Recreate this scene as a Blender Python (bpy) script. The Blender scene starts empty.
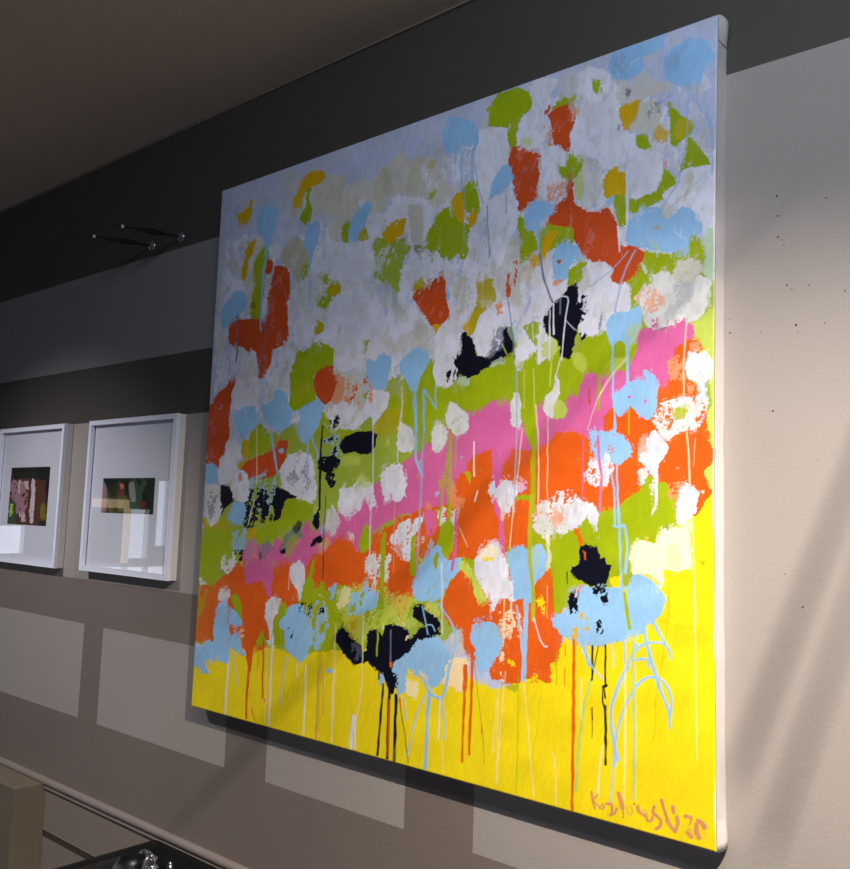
import bpy, bmesh, math, random
import numpy as np
from mathutils import Matrix, Vector
random.seed(7)

FLOOR = 1.25          # height of the canvas' lower edge above the floor
CW, CH, CT = 1.512, 1.5, 0.045
BOW = .0055          # the stretcher bar is drawn in a little half-way up the right side
def bow(x, y): return x - BOW*(max(0., x)/CW)**6*4*(y/CH)*(1-y/CH)
WALLY = 0.045
def V(x, y, z):       # wall coordinates (right, up from canvas foot, out of the wall) -> world
    return Vector((x, -z, y + FLOOR))

scene = bpy.context.scene
scene.view_settings.view_transform = 'Standard'
scene.view_settings.look = 'None'
COL = scene.collection

# ---------------------------------------------------------------- camera solved from the canvas corners
F_PX = 871.10
RV = np.array([-0.107391633, -0.704768277, 0.00122883734])
CAMC = np.array([2.11656890, 0.540770921, 1.50452350])
def rotm(r):
    a = np.linalg.norm(r); k = r / a
    K = np.array([[0, -k[2], k[1]], [k[2], 0, -k[0]], [-k[1], k[0], 0]])
    return np.eye(3) + math.sin(a) * K + (1 - math.cos(a)) * K @ K
RC = np.diag([1., -1, -1]) @ rotm(RV)
def project(x, y, z):
    q0, q1, q2 = x - CAMC[0], y - CAMC[1], z - CAMC[2]
    a = RC[0, 0]*q0 + RC[0, 1]*q1 + RC[0, 2]*q2
    b = RC[1, 0]*q0 + RC[1, 1]*q1 + RC[1, 2]*q2
    c = RC[2, 0]*q0 + RC[2, 1]*q1 + RC[2, 2]*q2
    return 425 + F_PX*a/c, 434.5 + F_PX*b/c
cam = bpy.data.cameras.new('camera'); co = bpy.data.objects.new('camera', cam); COL.objects.link(co)
cam.sensor_fit = 'HORIZONTAL'; cam.sensor_width = 36; cam.lens = F_PX/850*36; cam.clip_start = .02
def w3(v): return Vector((v[0], -v[2], v[1]))
X, Yu, Z = w3(RC[0]), -w3(RC[1]), -w3(RC[2])
M = Matrix((X, Yu, Z)).transposed().to_4x4(); M.translation = V(*CAMC)
co.matrix_world = M
scene.camera = co

# ---------------------------------------------------------------- materials
def srgb(c):
    c = [x/255 for x in c]
    return tuple((x/12.92 if x <= .04045 else ((x+.055)/1.055)**2.4) for x in c)
def mat(name, col, rough=.6, metal=0., noise=.0, nscale=20., bump=0., bscale=200., spec=.5, coat=0.):
    m = bpy.data.materials.new(name); m.use_nodes = True
    nt = m.node_tree; b = nt.nodes['Principled BSDF']
    c = srgb(col)
    b.inputs['Roughness'].default_value = rough; b.inputs['Metallic'].default_value = metal
    b.inputs['Specular IOR Level'].default_value = spec
    b.inputs['Coat Weight'].default_value = coat
    tc = nt.nodes.new('ShaderNodeTexCoord')
    n = nt.nodes.new('ShaderNodeTexNoise'); n.inputs['Scale'].default_value = nscale; n.inputs['Detail'].default_value = 6
    nt.links.new(tc.outputs['Object'], n.inputs['Vector'])
    r = nt.nodes.new('ShaderNodeMix'); r.data_type = 'RGBA'
    r.inputs[6].default_value = (*[x*(1-noise) for x in c], 1); r.inputs[7].default_value = (*[min(1, x*(1+noise)) for x in c], 1)
    nt.links.new(n.outputs['Fac'], r.inputs[0]); nt.links.new(r.outputs[2], b.inputs['Base Color'])
    if bump:
        n2 = nt.nodes.new('ShaderNodeTexNoise'); n2.inputs['Scale'].default_value = bscale; n2.inputs['Detail'].default_value = 4
        nt.links.new(tc.outputs['Object'], n2.inputs['Vector'])
        bp = nt.nodes.new('ShaderNodeBump'); bp.inputs['Strength'].default_value = bump; bp.inputs['Distance'].default_value = .002
        nt.links.new(n2.outputs['Fac'], bp.inputs['Height']); nt.links.new(bp.outputs['Normal'], b.inputs['Normal'])
    return m
WL = mat('light_wall_paint', (163, 153, 145), .75, noise=.06, nscale=4, bump=.25, bscale=160)
WG = mat('grey_band_paint', (134, 132, 131), .7, noise=.08, nscale=4, bump=.25, bscale=160)
WT = mat('taupe_wall_paint', (124, 111, 103), .65, noise=.08, nscale=4, bump=.25, bscale=160)
WD = mat('dark_taupe_wall_paint', (72, 66, 60), .65, noise=.08, nscale=4, bump=.25, bscale=160)
LOW = mat('lower_wall_paint', (138, 124, 112), .6, noise=.06, nscale=5, bump=.2)
CEIL = mat('ceiling_paint', (200, 178, 154), .85, noise=.1, nscale=3, bump=.2, bscale=80)
RAIL = mat('rail_paint', (140, 127, 118), .5, noise=.05)
BOXM = mat('boxing_paint', (118, 105, 88), .6, noise=.05, nscale=6)
GAP = mat('gap_shadow_paint', (62, 52, 46), .8, noise=.1)
HOLE = mat('nail_hole', (40, 34, 30), .9)
FLOORM = mat('floor_tile', (112, 118, 130), .5, noise=.1, nscale=8)
CLOTH = mat('primed_cotton', (236, 226, 222), .85, noise=.04, nscale=60, bump=.5, bscale=600)
WOOD = mat('pine_stretcher', (196, 160, 112), .7, noise=.15, nscale=12)
FRAMEW = mat('white_frame_paint', (240, 240, 250), .4, noise=.02)
FRAMES = mat('frame_side_veneer', (226, 216, 204), .55, noise=.05, nscale=30)
MATB = mat('white_mat_board', (222, 222, 230), .9, noise=.02, bump=.1, bscale=900)
BLACK = mat('black_gloss_ceramic', (4, 5, 5), .32, noise=.2, coat=.15)
CHROME = mat('chrome', (225, 228, 230), .08, metal=1.)
HOSE = mat('steel_hose', (150, 150, 150), .35, metal=.8, noise=.3, nscale=300)
DKMET = mat('dark_bronze_metal', (52, 47, 43), .45, metal=.6, noise=.2)
STEEL = mat('polished_base_metal', (150, 150, 155), .25, metal=.9)
BEAD = mat('pale_bead', (225, 222, 215), .3)
LAMPB = mat('lamp_black', (20, 20, 22), .5)
WEND = mat('end_wall_paint', (170, 166, 162), .8, noise=.1, nscale=3)
ALU = mat('window_frame_paint', (235, 236, 238), .4)

glass = bpy.data.materials.new('picture_glass'); glass.use_nodes = True
nt = glass.node_tree; nt.nodes.remove(nt.nodes['Principled BSDF'])
tr = nt.nodes.new('ShaderNodeBsdfTransparent'); gl = nt.nodes.new('ShaderNodeBsdfGlossy'); gl.inputs['Roughness'].default_value = .01
ge = nt.nodes.new('ShaderNodeNewGeometry'); dt = nt.nodes.new('ShaderNodeVectorMath'); dt.operation = 'DOT_PRODUCT'
nt.links.new(ge.outputs['Normal'], dt.inputs[0]); nt.links.new(ge.outputs['Incoming'], dt.inputs[1])
def mth(op, a, v=None, c=None):
    n = nt.nodes.new('ShaderNodeMath'); n.operation = op; nt.links.new(a, n.inputs[0])
    if v is not None: n.inputs[1].default_value = v
    if c is not None: n.inputs[2].default_value = c
    return n.outputs[0]
s_ = mth('ABSOLUTE', dt.outputs['Value']); s_ = mth('MULTIPLY', s_, -1.); s_ = mth('ADD', s_, 1.); s_ = mth('POWER', s_, 5.)
s_ = mth('MULTIPLY_ADD', s_, .92, .075)      # two-sided Fresnel reflection of thin picture glass
mx = nt.nodes.new('ShaderNodeMixShader')
nt.links.new(s_, mx.inputs[0]); nt.links.new(tr.outputs[0], mx.inputs[1]); nt.links.new(gl.outputs[0], mx.inputs[2])
nt.links.new(mx.outputs[0], nt.nodes['Material Output'].inputs['Surface'])

def emit(name, col, s):
    m = bpy.data.materials.new(name); m.use_nodes = True
    b = m.node_tree.nodes['Principled BSDF']
    b.inputs['Base Color'].default_value = (*srgb(col), 1)
    b.inputs['Emission Color'].default_value = (*srgb(col), 1); b.inputs['Emission Strength'].default_value = s
    return m
def painted(name, rough=.45):
    m = bpy.data.materials.new(name); m.use_nodes = True
    nt = m.node_tree; b = nt.nodes['Principled BSDF']
    a = nt.nodes.new('ShaderNodeAttribute'); a.attribute_name = 'paint'
    nt.links.new(a.outputs['Color'], b.inputs['Base Color'])
    b.inputs['Roughness'].default_value = rough; b.inputs['Specular IOR Level'].default_value = .25
    tc = nt.nodes.new('ShaderNodeTexCoord'); n = nt.nodes.new('ShaderNodeTexNoise')
    n.inputs['Scale'].default_value = 700; n.inputs['Detail'].default_value = 2
    nt.links.new(tc.outputs['Object'], n.inputs['Vector'])
    bp = nt.nodes.new('ShaderNodeBump'); bp.inputs['Strength'].default_value = .2; bp.inputs['Distance'].default_value = .0006
    nt.links.new(n.outputs['Fac'], bp.inputs['Height']); nt.links.new(bp.outputs['Normal'], b.inputs['Normal'])
    return m

# ---------------------------------------------------------------- mesh helpers
def link(name, bm, mats, parent=None, smooth=False, kind=None):
    me = bpy.data.meshes.new(name)
    bmesh.ops.recalc_face_normals(bm, faces=bm.faces)
    bm.to_mesh(me); bm.free()
    for m in (mats if isinstance(mats, (list, tuple)) else [mats]): me.materials.append(m)
    if smooth: me.polygons.foreach_set('use_smooth', [True]*len(me.polygons))
    o = bpy.data.objects.new(name, me); COL.objects.link(o)
    if parent is not None:
        o.parent = parent; o.matrix_parent_inverse = Matrix.Translation(-parent_world(parent))
    if kind: o['kind'] = kind
    return o
def parent_world(p):
    t = Vector((0, 0, 0))
    while p is not None: t += p.location; p = p.parent
    return t
def empty(name, loc, label, cat, group=None):
    o = bpy.data.objects.new(name, None); COL.objects.link(o); o.location = loc; o.empty_display_size = .05
    o['label'] = label; o['category'] = cat
    if group: o['group'] = group
    return o
def tag(o, label, cat, group=None):
    o['label'] = label; o['category'] = cat
    if group: o['group'] = group
    return o
def box(bm, x0, x1, y0, y1, z0, z1, bev=0., mi=0):
    r = bmesh.ops.create_cube(bm, size=1)
    for v in r['verts']:
        v.co = V(x0+(v.co.x+.5)*(x1-x0), y0+(v.co.z+.5)*(y1-y0), z0+(v.co.y+.5)*(z1-z0))
    fs = {f for v in r['verts'] for f in v.link_faces}
    if bev:
        es = list({e for v in r['verts'] for e in v.link_edges})
        rb = bmesh.ops.bevel(bm, geom=es, offset=bev, segments=2, affect='EDGES', profile=.5)
        fs = set(rb['faces']) | {f for v in rb['verts'] for f in v.link_faces}
    for f in fs: f.material_index = mi
def lathe(bm, o, axis, prof, seg=20):
    # prof: (distance along axis, radius)
    axis = axis.normalized(); u = axis.orthogonal().normalized(); w = axis.cross(u)
    rings = []
    for d, r in prof:
        rings.append([bm.verts.new(o + axis*d + (u*math.cos(2*math.pi*k/seg) + w*math.sin(2*math.pi*k/seg))*max(r, 1e-5)) for k in range(seg)])
    for a, b in zip(rings, rings[1:]):
        for k in range(seg): bm.faces.new((a[k], a[(k+1) % seg], b[(k+1) % seg], b[k]))
    bm.faces.new(rings[0][::-1]); bm.faces.new(rings[-1])
def tube(bm, pts, r, seg=10):
    pts = [Vector(p) for p in pts]; rings = []
    rr = r if isinstance(r, (list, tuple)) else [r]*len(pts)
    for i, p in enumerate(pts):
        t = (pts[min(i+1, len(pts)-1)] - pts[max(i-1, 0)]).normalized()
        u = t.cross(Vector((0, 0, 1)));  u = u.normalized() if u.length > .05 else Vector((1, 0, 0)); w = t.cross(u)
        rings.append([bm.verts.new(p + (u*math.cos(2*math.pi*k/seg) + w*math.sin(2*math.pi*k/seg))*rr[i]) for k in range(seg)])
    for a, b in zip(rings, rings[1:]):
        for k in range(seg): bm.faces.new((a[k], a[(k+1) % seg], b[(k+1) % seg], b[k]))
    bm.faces.new(rings[0][::-1]); bm.faces.new(rings[-1])

PAINT = '''
T 0 0 1
b L 180,160 740,0 740,880 170,730
b W:d.25:r4 250,230 330,190 420,190 470,140 540,100 640,90 690,130 722,160 722,260 600,300 430,380 300,420 215,400 225,260
b G:r4 205,520 260,440 330,410 430,360 520,340 610,300 722,235 722,530 620,560 440,600 320,660 190,640
b Y:r3 185,660 200,645 250,640 300,655 350,640 420,655 500,690 550,660 580,620 640,560 670,500 722,480 722,870 180,720
b P:r3 232,575 250,545 300,540 355,500 420,450 470,410 520,400 580,390 600,350 650,325 700,325 690,360 670,390 640,420 600,445 560,440 500,480 430,510 380,520 330,580 290,600 250,590
b O:r3 196,640 210,590 240,560 260,575 300,560 340,545 420,510 480,455 560,430 600,440 640,400 700,390 715,440 715,500 650,500 600,540 560,560 555,660 500,640 420,600 360,640 300,640 250,650
b G:r3 250,640 300,600 330,580 400,600 440,560 520,560 520,600 460,625 440,650 400,640 360,650 300,650
b G:r2 500,560 560,510 620,520 640,490 690,500 660,560 620,590 560,610
b g:r2 690,330 722,310 722,500 705,500 716,440 712,380
T 185 160 5
b C:a.7 480,70 560,60 590,120 545,165 490,140
b C:r3 640,130 720,80 780,90 790,150 850,160 900,380 760,380 680,300 640,260 625,200
b D:a.8:r3 500,400 560,380 600,430 625,500 620,560 570,620 530,560 480,480
b L:a.8 200,180 320,140 470,110 540,220 600,330 560,380 480,450 430,430 350,380 250,360 180,500
b N:a.12:d.4 195,190 300,160 290,240 200,400 170,480
b C:a.6 380,380 400,460 430,640 400,700 300,780 270,640 300,600 330,500
b W:a.9 640,460 760,420 850,400 850,560 700,640 640,600
b C:a.5:r4 560,600 850,560 850,850 540,850
p y 540,245 545,190 580,120 610,70 650,45 690,50 703,80 680,110 640,130 610,155 590,215 575,258
p G 612,150 637,140 622,200 640,270 625,310 605,328 580,295 590,255 605,220
l M:w1.6 607,165 592,220 580,275
p y 258,265 290,260 320,235 325,193 336,200 337,250 322,310 285,322 270,345 266,310
p S:r1 360,300 365,260 385,238 430,226 445,232 470,245 465,270 455,310 450,350 430,400 412,455 400,455 395,400 372,370 360,345
l S:w2 408,440 395,560 385,640 379,850
l S:w.9 455,340 455,420
p y:r1.5 325,405 365,405 350,450 315,500 322,560 300,605 285,600 290,510
p G:r1.5 390,430 412,440 415,500 400,600 385,700 382,800 340,800 325,770 335,700 345,600 350,500
p B:a.8 335,715 355,715 350,745 338,740
p R:r1.5 410,500 442,502 430,560 405,570
p S:r1 610,330 640,300 670,305 677,350 665,412 682,418 655,427 640,470 632,520 624,520 618,455 592,440 598,380
l S:w1.4 628,500 626,620 623,735
p S:r1 180,800 185,750 215,700 255,655 295,655 303,680 313,710 300,750 285,765 260,800 215,835 190,842
p G:r2:d.15 800,320 835,305 830,400 795,415 788,350
p G:r3:d.15 660,580 740,570 740,600 775,620 775,660 745,680 700,735 650,715 690,680 710,620
p O2:r2 715,630 770,615 778,665 715,668
p G:r3:d.3 600,520 625,520 622,580 590,610 580,580
T 185 310 5
b W:r2 240,190 350,200 365,340 380,380 350,470 250,500 225,420
b C:a.6:r3 270,330 350,230 350,330 280,355
b C:a.4:r4 430,350 530,230 530,400 400,460
b W:a.8:r4 520,0 640,0 740,150 560,180
p R:r1.2 450,-220 490,-222 525,-190 527,-60 515,-40 515,100 510,150 480,180 440,195 430,260 410,310 385,348 370,335 365,260 350,200 320,212 290,185 232,175 220,160 220,80 245,55 330,45 410,40 410,-50 430,-130
l N:w1 410,-30 405,120 385,230 372,320
l F:w.8:a.4 500,-210 480,-150 510,-60 505,-20
l N:w1.4 262,30 262,160 258,262
p O2:r2 640,92 660,58 688,70 688,115 650,122
p R:a.4:d.4 760,75 785,70 785,115 765,115
p G:r2 565,200 600,205 660,152 740,195 735,290 650,330 650,430 640,470 540,500 525,460 528,330 545,250
p O2:a.5:r3 560,400 610,350 620,420 570,460
q R:r1.5 645,350 670,300 700,285 740,272 748,320 768,360 740,430 700,470 660,440 643,400
p R:r1.5 120,490 165,420 205,370 245,330 248,380 228,460 220,560 218,640 190,720 165,795 105,765 108,620
l W:w.8:a.7 165,490 180,495 185,475 175,470
q S:r1 385,480 440,450 445,410 480,398 505,425 520,470 535,520 525,580 470,605 410,565 388,520
p S:r1.5 255,520 290,485 345,480 358,520 358,575 310,620 295,652 260,600 250,560
q S:r1.5:d.05 560,500 640,460 660,440 700,480 690,500 670,580 640,620 615,670 580,660 560,600 575,540
p G:r2 380,565 420,640 440,680 380,715 330,720 325,620 350,590
p O2:r2 285,650 330,650 325,715 290,740
p O2:r2 255,770 330,720 300,760 270,800
p G:r2 640,600 690,500 720,560 780,590 850,610 850,640 780,670 690,650
p R:r1.5 272,800 320,745 430,710 470,655 515,648 508,700 495,760 460,820 380,850 300,830
p S:r1 468,700 490,690 495,710 478,718
q W:r1.5 205,660 240,645 280,680 275,740 230,750 200,700
q W:r1.5:a.95 170,760 205,715 255,760 245,860 170,870
p W:r4:d.3 790,180 850,120 900,200 880,300 800,330 760,260
q Z:d.45:r4 740,300 850,380 870,480 780,500 720,450
b C:r3 740,300 860,330 900,480 860,590 740,590 700,540 700,470
q W:d.4:r4 720,480 850,460 860,600 760,590
q K:d.7:r3 720,530 770,520 770,570 725,570
l S:w1.6 615,650 612,860
l S:w2 625,600 640,660 662,712
l S:w2.2 430,615 448,720 466,825
l F:w1.6:a.8 360,590 360,870
q S2:d.25:r2 665,700 700,640 760,630 782,700 770,765 665,770
q K:d.55:r2 680,660 760,640 775,730 670,770
T 185 450 5
p S:r1 103,85 130,66 155,80 165,150 145,180 103,165
q W:r2 480,90 520,20 600,8 640,40 655,100 655,230 630,270 600,262 540,230 480,160
q N:d.65:r3:a.7 500,50 600,40 620,200 500,150
q K:r2.5:d.1 668,45 770,28 772,78 752,100 748,160 735,185 712,165 700,110 672,90
l K:w2.2 690,-120 680,0 676,150 673,300
q K:r1 650,320 668,293 672,330 675,380 660,400 635,365 640,330
q K:r1.2 625,480 650,445 685,428 690,455 668,470 630,483
q K:r1 180,180 215,178 235,205 240,240 235,265 200,290 182,330 175,280
q W:r1.5 235,130 270,93 310,110 318,160 330,200 305,255 245,252 230,180
q R:d.5:a.7 265,120 285,115 285,150 270,160
q W2:r2 100,190 165,172 180,250 178,330 130,390 105,340 98,250
q N:d.6:a.7 110,210 170,200 160,320 120,340
q S:r1.5 240,268 300,255 312,300 295,372 250,370 215,330 225,290
p S2:r3:d.1 225,420 300,390 302,490 270,512 240,480
p S2:d.3:r3 320,140 450,125 450,300 380,320 330,250
q K:d.4:r3 300,360 310,200 345,190 380,190 380,300 340,390 305,395
q K:d.6:r3 380,170 450,180 440,340 360,360
q K:r1.5 445,350 448,220 462,180 485,190 560,235 505,245 488,290 472,350
l W:w1.5 475,180 555,225
l W:w1.2 490,165 530,220
l W:w1.5 345,250 318,370
p G:r2 480,330 500,240 560,232 635,280 610,350 560,370 490,400 430,460 350,470 330,420
p O2:r2 85,340 185,338 212,380 160,412 110,400
p G:r2.5 85,400 150,400 230,390 240,480 190,530 150,620 140,710 70,660 70,560
q W2:r2.5:d.15 180,540 215,525 235,560 240,590 210,625 185,590
q K:d.5:r2 245,500 300,495 290,545 240,580
q W:a.9:r2 235,520 250,500 245,570 235,590
p y:a.7:r2 310,400 360,395 340,450 300,450
p P2:a.8:r2 310,460 355,450 350,500 320,560 300,600 295,540
p P:r2 450,450 480,445 500,520 560,470 610,355 640,400 640,530 600,580 450,600 440,520
q N:a.7:r3 500,420 560,380 600,400 560,450 510,500 480,510
q G:a.6:r3 510,430 560,420 545,520 500,530
q K:a.75:r2 545,385 575,353 592,372 560,412
q K:r1.2 480,505 500,490 506,515 485,522
q N:a.6:r3 360,500 420,440 440,490 380,545
q K:a.5:r2 365,515 390,505 385,540 370,540
p O:r1.5 215,640 265,558 295,600 310,668 380,652 405,700 400,860 220,860
q P:r1.5 298,602 350,535 420,580 438,600 432,740 405,720 380,655 310,668
p O:r1.5 440,600 490,558 540,570 560,740 505,788 450,730 430,690
q W:r1.2 520,590 570,549 598,590 595,680 575,757 560,700 530,660
l W:w1:a.8 522,610 518,700
q G:r1.2 648,540 650,600 632,640 660,720 640,755 580,755 590,680 620,620
p O:r2 660,530 720,500 780,433 850,480 850,680 760,660 715,700 690,660 630,680
q W:r2 405,760 440,732 480,745 470,800 440,850 440,990 425,1000 400,920 392,840
q G:r1.5 478,762 505,770 500,810 465,900 485,960 455,940 448,860
q G:r1 233,730 260,717 290,780 285,840 250,800
q W2:d.4:r2 165,700 225,700 220,760 170,755
q W2:d.5:r2 75,640 105,670 100,770 85,740
q W2:r3 780,200 840,180 870,220 870,290 780,275
q W2:a.85:r3 715,300 760,290 765,400 740,422 700,390
p Z:a.6:r3 660,500 700,440 740,440 690,520
l K:w1:a.8 705,230 695,440 690,640
T 185 590 5
q O3:r2 60,-10 165,-10 165,60 145,250 90,240 50,220
q G:a.5:d.3:r3 62,0 100,0 90,110 55,200
q S:r1.5 163,65 215,58 225,180 225,290 220,372 165,350 140,260 150,150
q S:r1.5 225,90 245,95 288,160 270,180 225,165
q S:r1.5 222,240 262,205 300,325 270,315 225,290
q S:r1.5 45,290 85,275 120,252 145,270 165,300 162,362 115,345 100,380 122,410 100,418 45,370
l S:w1:a.8 240,300 250,400 265,480
q O:r1 285,-10 400,-10 405,60 388,180 345,290 330,400 318,410 300,300 290,180 285,80
l O:w2.4 320,390 312,500 306,642
q O:r1 385,180 395,130 420,200 422,250 400,240
l W:w2.4 440,240 428,450 420,676
l W:w2.4 218,360 210,480 203,616
q S:r2 465,170 520,90 555,70 585,70 600,130 630,190 640,260 600,340 570,370 530,320 500,290 490,210
q K:d.6:r2 545,60 595,60 605,120 580,120
q K:d.5:r2 512,195 540,190 535,240 515,230
q S:d.25:r3 680,120 725,200 700,250 665,300 640,260
q G:d.1:r3 600,-10 665,-10 680,60 660,120 745,100 830,200 850,240 740,260 690,200 640,150
q S2:d.4:r3 600,110 700,40 720,190 650,250
q K:d.7:r2 600,80 700,60 690,120 620,140
l W:w1.8 605,380 600,520 590,722
l F:w1.2 748,400 742,560 733,762
l O:w2 392,250 390,400 387,540
l Z:w1.6 668,400 662,560 655,740
l Z:w1 688,370 692,480 696,620
l G:w4:a.35 675,280 672,450 665,700
l K:w.6:a.4 480,470 510,540 520,500
l G:w.6:a.6 630,340 620,500 612,600
q S:r1 708,395 725,388 740,405 720,418
l P:w1.6 395,545 397,560
l O:w.9 335,590 345,640 355,655
l O:w.8 375,270 360,400
l F:w.9:a.7 412,260 405,420 398,660
l G:w.5:a.6 330,400 335,570 350,620
l S:w1.4:a.8 512,330 485,460 475,570
l W:w1.4:a.8 560,370 560,440
l Z:w1:a.8 565,440 560,540
T 330 110 5
b C:r3 0,340 60,330 100,380 150,340 210,350 250,305 290,280 350,212 400,250 470,235 530,250 560,330 600,400 560,480 500,500 440,440 330,430 270,500 200,500 150,440 100,560 60,650 0,650
b D:a.35:r3 210,380 250,300 290,300 300,420 240,470
b D:a.35:r3 400,260 480,240 500,320 430,400 380,420
p G:a.8:r2 485,455 500,420 535,398 520,440
p O2:a.5:r2 490,270 530,250 520,290 490,300
p W:r2 190,515 240,520 280,510 320,450 360,435 460,435 520,500 500,560 500,600 450,680 400,670 370,550 270,600 260,630 200,637 183,580
p C:r2 390,480 465,490 460,670 410,670
p S:r1 95,600 110,540 150,490 190,457 215,470 190,540 150,620 130,680 100,738 90,690
p y:r2 262,610 300,575 340,550 375,546 370,610 340,640 300,668 270,650
b G:r2 225,640 300,650 380,640 405,690 370,740 350,960 300,980 260,980 230,870 215,720
b G:r2 65,580 100,560 100,660 65,665
b O2:r2 145,600 185,590 200,650 145,655
p G:r1.5 500,590 545,520 600,480 660,560 697,580 690,740 655,745 640,720 590,770 565,750 568,800 560,800 555,730 530,700 510,770 500,700 470,680
p B:a.8:r1 415,680 475,680 450,752
p y:r1 605,480 630,418 667,415 677,480 672,565 640,550
p G:r2 665,400 720,345 748,380 750,520 680,500
p y:r1.5 680,530 742,503 730,560 700,590
q S:r.8 560,130 572,80 600,45 612,30 620,42 650,38 710,50 742,100 745,140 735,180 720,175 700,185 665,180 640,215 600,215 570,180
l W:w.8:a.6 580,100 605,65
l S:w2.2 655,205 658,300 662,400
l S:w3 738,150 715,230 712,350
l S:w1.6 628,210 626,262
l N:w.9:a.7 725,270 745,400 770,470
l S:w.8:a.6 675,380 668,640
l N:w1 785,480 798,740
p W:r3:a.9 0,680 90,660 210,660 225,800 190,850 0,850
p W:d.25:r4 350,770 430,720 520,710 600,760 720,750 760,820 700,850 450,880
T 330 260 5
b W:r3 0,100 180,80 270,120 270,220 230,300 400,240 480,280 480,400 350,430 200,500 60,560 0,450
b C:a.6:r4 330,390 430,340 520,330 530,480 430,460 330,500
b O2:a.6:r3 0,80 50,110 50,170 0,180
b G:d.4:r4 80,440 190,410 180,520 120,560 80,540
b C:d.2:r4 40,480 180,460 190,640 60,640
b W:a.9:r3 350,50 470,0 570,20 560,80 430,150 350,190
p R:r1.5 412,180 440,140 500,120 570,78 582,180 600,290 565,328 500,320 475,270 440,230
p O2:r2 415,160 420,110 455,83 480,120 430,150
p y:r2 515,320 550,330 530,380
p W:r3:d.08 580,30 720,50 735,200 690,300 640,312 600,250
p S:r1 580,135 600,160 600,200 585,200
p C:d.35:r3 600,60 700,60 700,220 640,280
q W:r1 525,380 560,320 595,293 640,330 667,420 625,490 640,580 600,636 535,630 513,560 530,470
q K:r1.8 658,370 690,362 720,410 728,470 752,500 748,575 690,578 650,580 640,605 640,540 618,500 655,460
q K:d.7:r2 590,560 640,540 620,620 590,610
b y:r2 650,330 700,290 740,200 750,100 800,80 830,180 790,250 740,320 720,370 680,360
q W:r1.5 730,340 760,290 790,245 850,300 860,430 800,480 740,485 723,400
q K:r1.5:d.05 740,490 790,478 810,430 850,430 870,500 790,525 750,530
q K:d.65:r2 800,400 860,350 860,440 810,440
p S:r1.2 178,560 195,490 230,505 250,475 310,478 305,530 290,600 280,645 240,660 205,640 180,600
q S:r.9 350,560 350,510 380,480 430,437 490,458 497,510 460,570 435,655 412,655 375,590
l S:w3.4 424,640 428,740 432,860
l S:w2.4 468,650 472,860
l S:w2 478,655 530,742
l S:w1.6 528,630 530,742
p G:r2.5 460,560 515,520 535,640 600,640 700,620 750,560 850,500 860,700 780,700 700,760 600,700 520,850 350,860 290,700 400,640
p O2:a.7:r3 200,850 250,780 350,735 345,860
p W:r1.5 200,655 290,660 285,740 215,825 205,780 120,850 80,840 150,780
p Z:d.4:r3 70,650 190,610 210,700 100,730
q R:d.6:r3 140,600 190,610 180,680 80,710
p W2:d.2:r4 0,700 120,700 150,780 80,850 0,850
p K:d.7:r3 0,760 60,780 40,840 0,840
p M:a.7:r2 650,590 720,580 690,630 640,620
l F:w1.4 358,630 365,700 355,860
T 330 400 5
b P:r2 30,560 150,480 230,420 370,390 470,280 600,270 620,180 700,110 850,-10 900,0 900,260 820,370 640,370 600,520 430,545 230,640 150,760 0,740
q K:r1.2 48,210 80,180 150,157 205,153 235,175 228,215 205,268 150,268 120,258 70,268 50,240
q W2:r1.5 340,170 358,108 415,150 420,240 390,262 340,250
q W2:r2 505,190 540,103 590,160 570,230 540,262 510,255
q W2:r1.5 575,80 605,8 650,40 692,85 690,150 640,182 600,150
q G:a.4:d.3 620,90 660,80 650,160 620,140
q W:r2.5 252,350 300,330 350,313 375,400 372,480 345,507 300,490 280,502 260,430
q W:r2.5:a.9 55,440 110,430 150,395 210,430 228,530 190,542 170,480 155,540 110,580 48,570
q g:a.6:r2 130,400 170,370 210,420 160,440
q g:a.5:r2 60,280 140,280 140,320 60,330
p O:r1.5 645,400 680,350 730,300 780,260 812,248 815,400 790,440 740,500 680,530 655,500
p O:r2 640,600 700,520 820,470 850,560 860,740 700,800 640,750
p Z:a.7:r3 580,400 620,420 640,480 680,490 650,540 600,520
p O:r2.5 -10,740 60,680 110,730 150,768 240,690 330,600 400,570 470,543 480,640 430,700 420,860 -10,860
q W:r2:d.1 300,700 350,620 400,593 470,590 430,660 410,720 400,808 375,812 345,740
q W2:d.3:r3 170,810 200,770 300,770 300,850 290,900 200,900
q W2:d.15:r3 525,550 630,548 635,620 560,625
q P:r2:d.1 470,560 520,560 530,640 500,700 480,660
q G:r1.5 148,700 175,620 205,640 205,720 160,770 148,750
q G:r1.5 412,680 430,680 428,880 400,850
l G:w3.5 272,670 268,760 262,1040
q G:r1 560,620 600,598 620,640 615,750 570,795 535,740
p S:r2 430,870 520,730 545,740 580,800 650,790 655,850 620,890
q W:r2 725,830 800,728 850,740 870,900 735,900
q Y:r1.5 760,790 810,780 820,800 770,810
l W:w1.6:a.8 215,90 216,380 205,560 197,780
l W:w1.5:a.7 365,0 350,120 335,310
l S:w2.6 420,0 430,130 428,280 445,340 460,380
l S3:w2.6 476,0 466,200 458,400 450,560 435,860
l G:w3.2 602,150 600,400 598,620
l G:w2 590,270 565,450 545,620
l G:w1.6 630,180 627,340
l W:w1.8 722,210 722,380
l Z:w1:a.8 322,500 318,860
l W:w1.6 740,455 727,505
l F:w1:a.9 645,635 690,735
l P:w2.6 632,560 628,740 612,850
q O2:r1 670,360 705,360 700,420
q G:r1:d.3 740,340 760,345 750,360
T 330 540 5
p W2:d.35:r3 170,100 230,80 300,70 290,160 230,240 190,170
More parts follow.
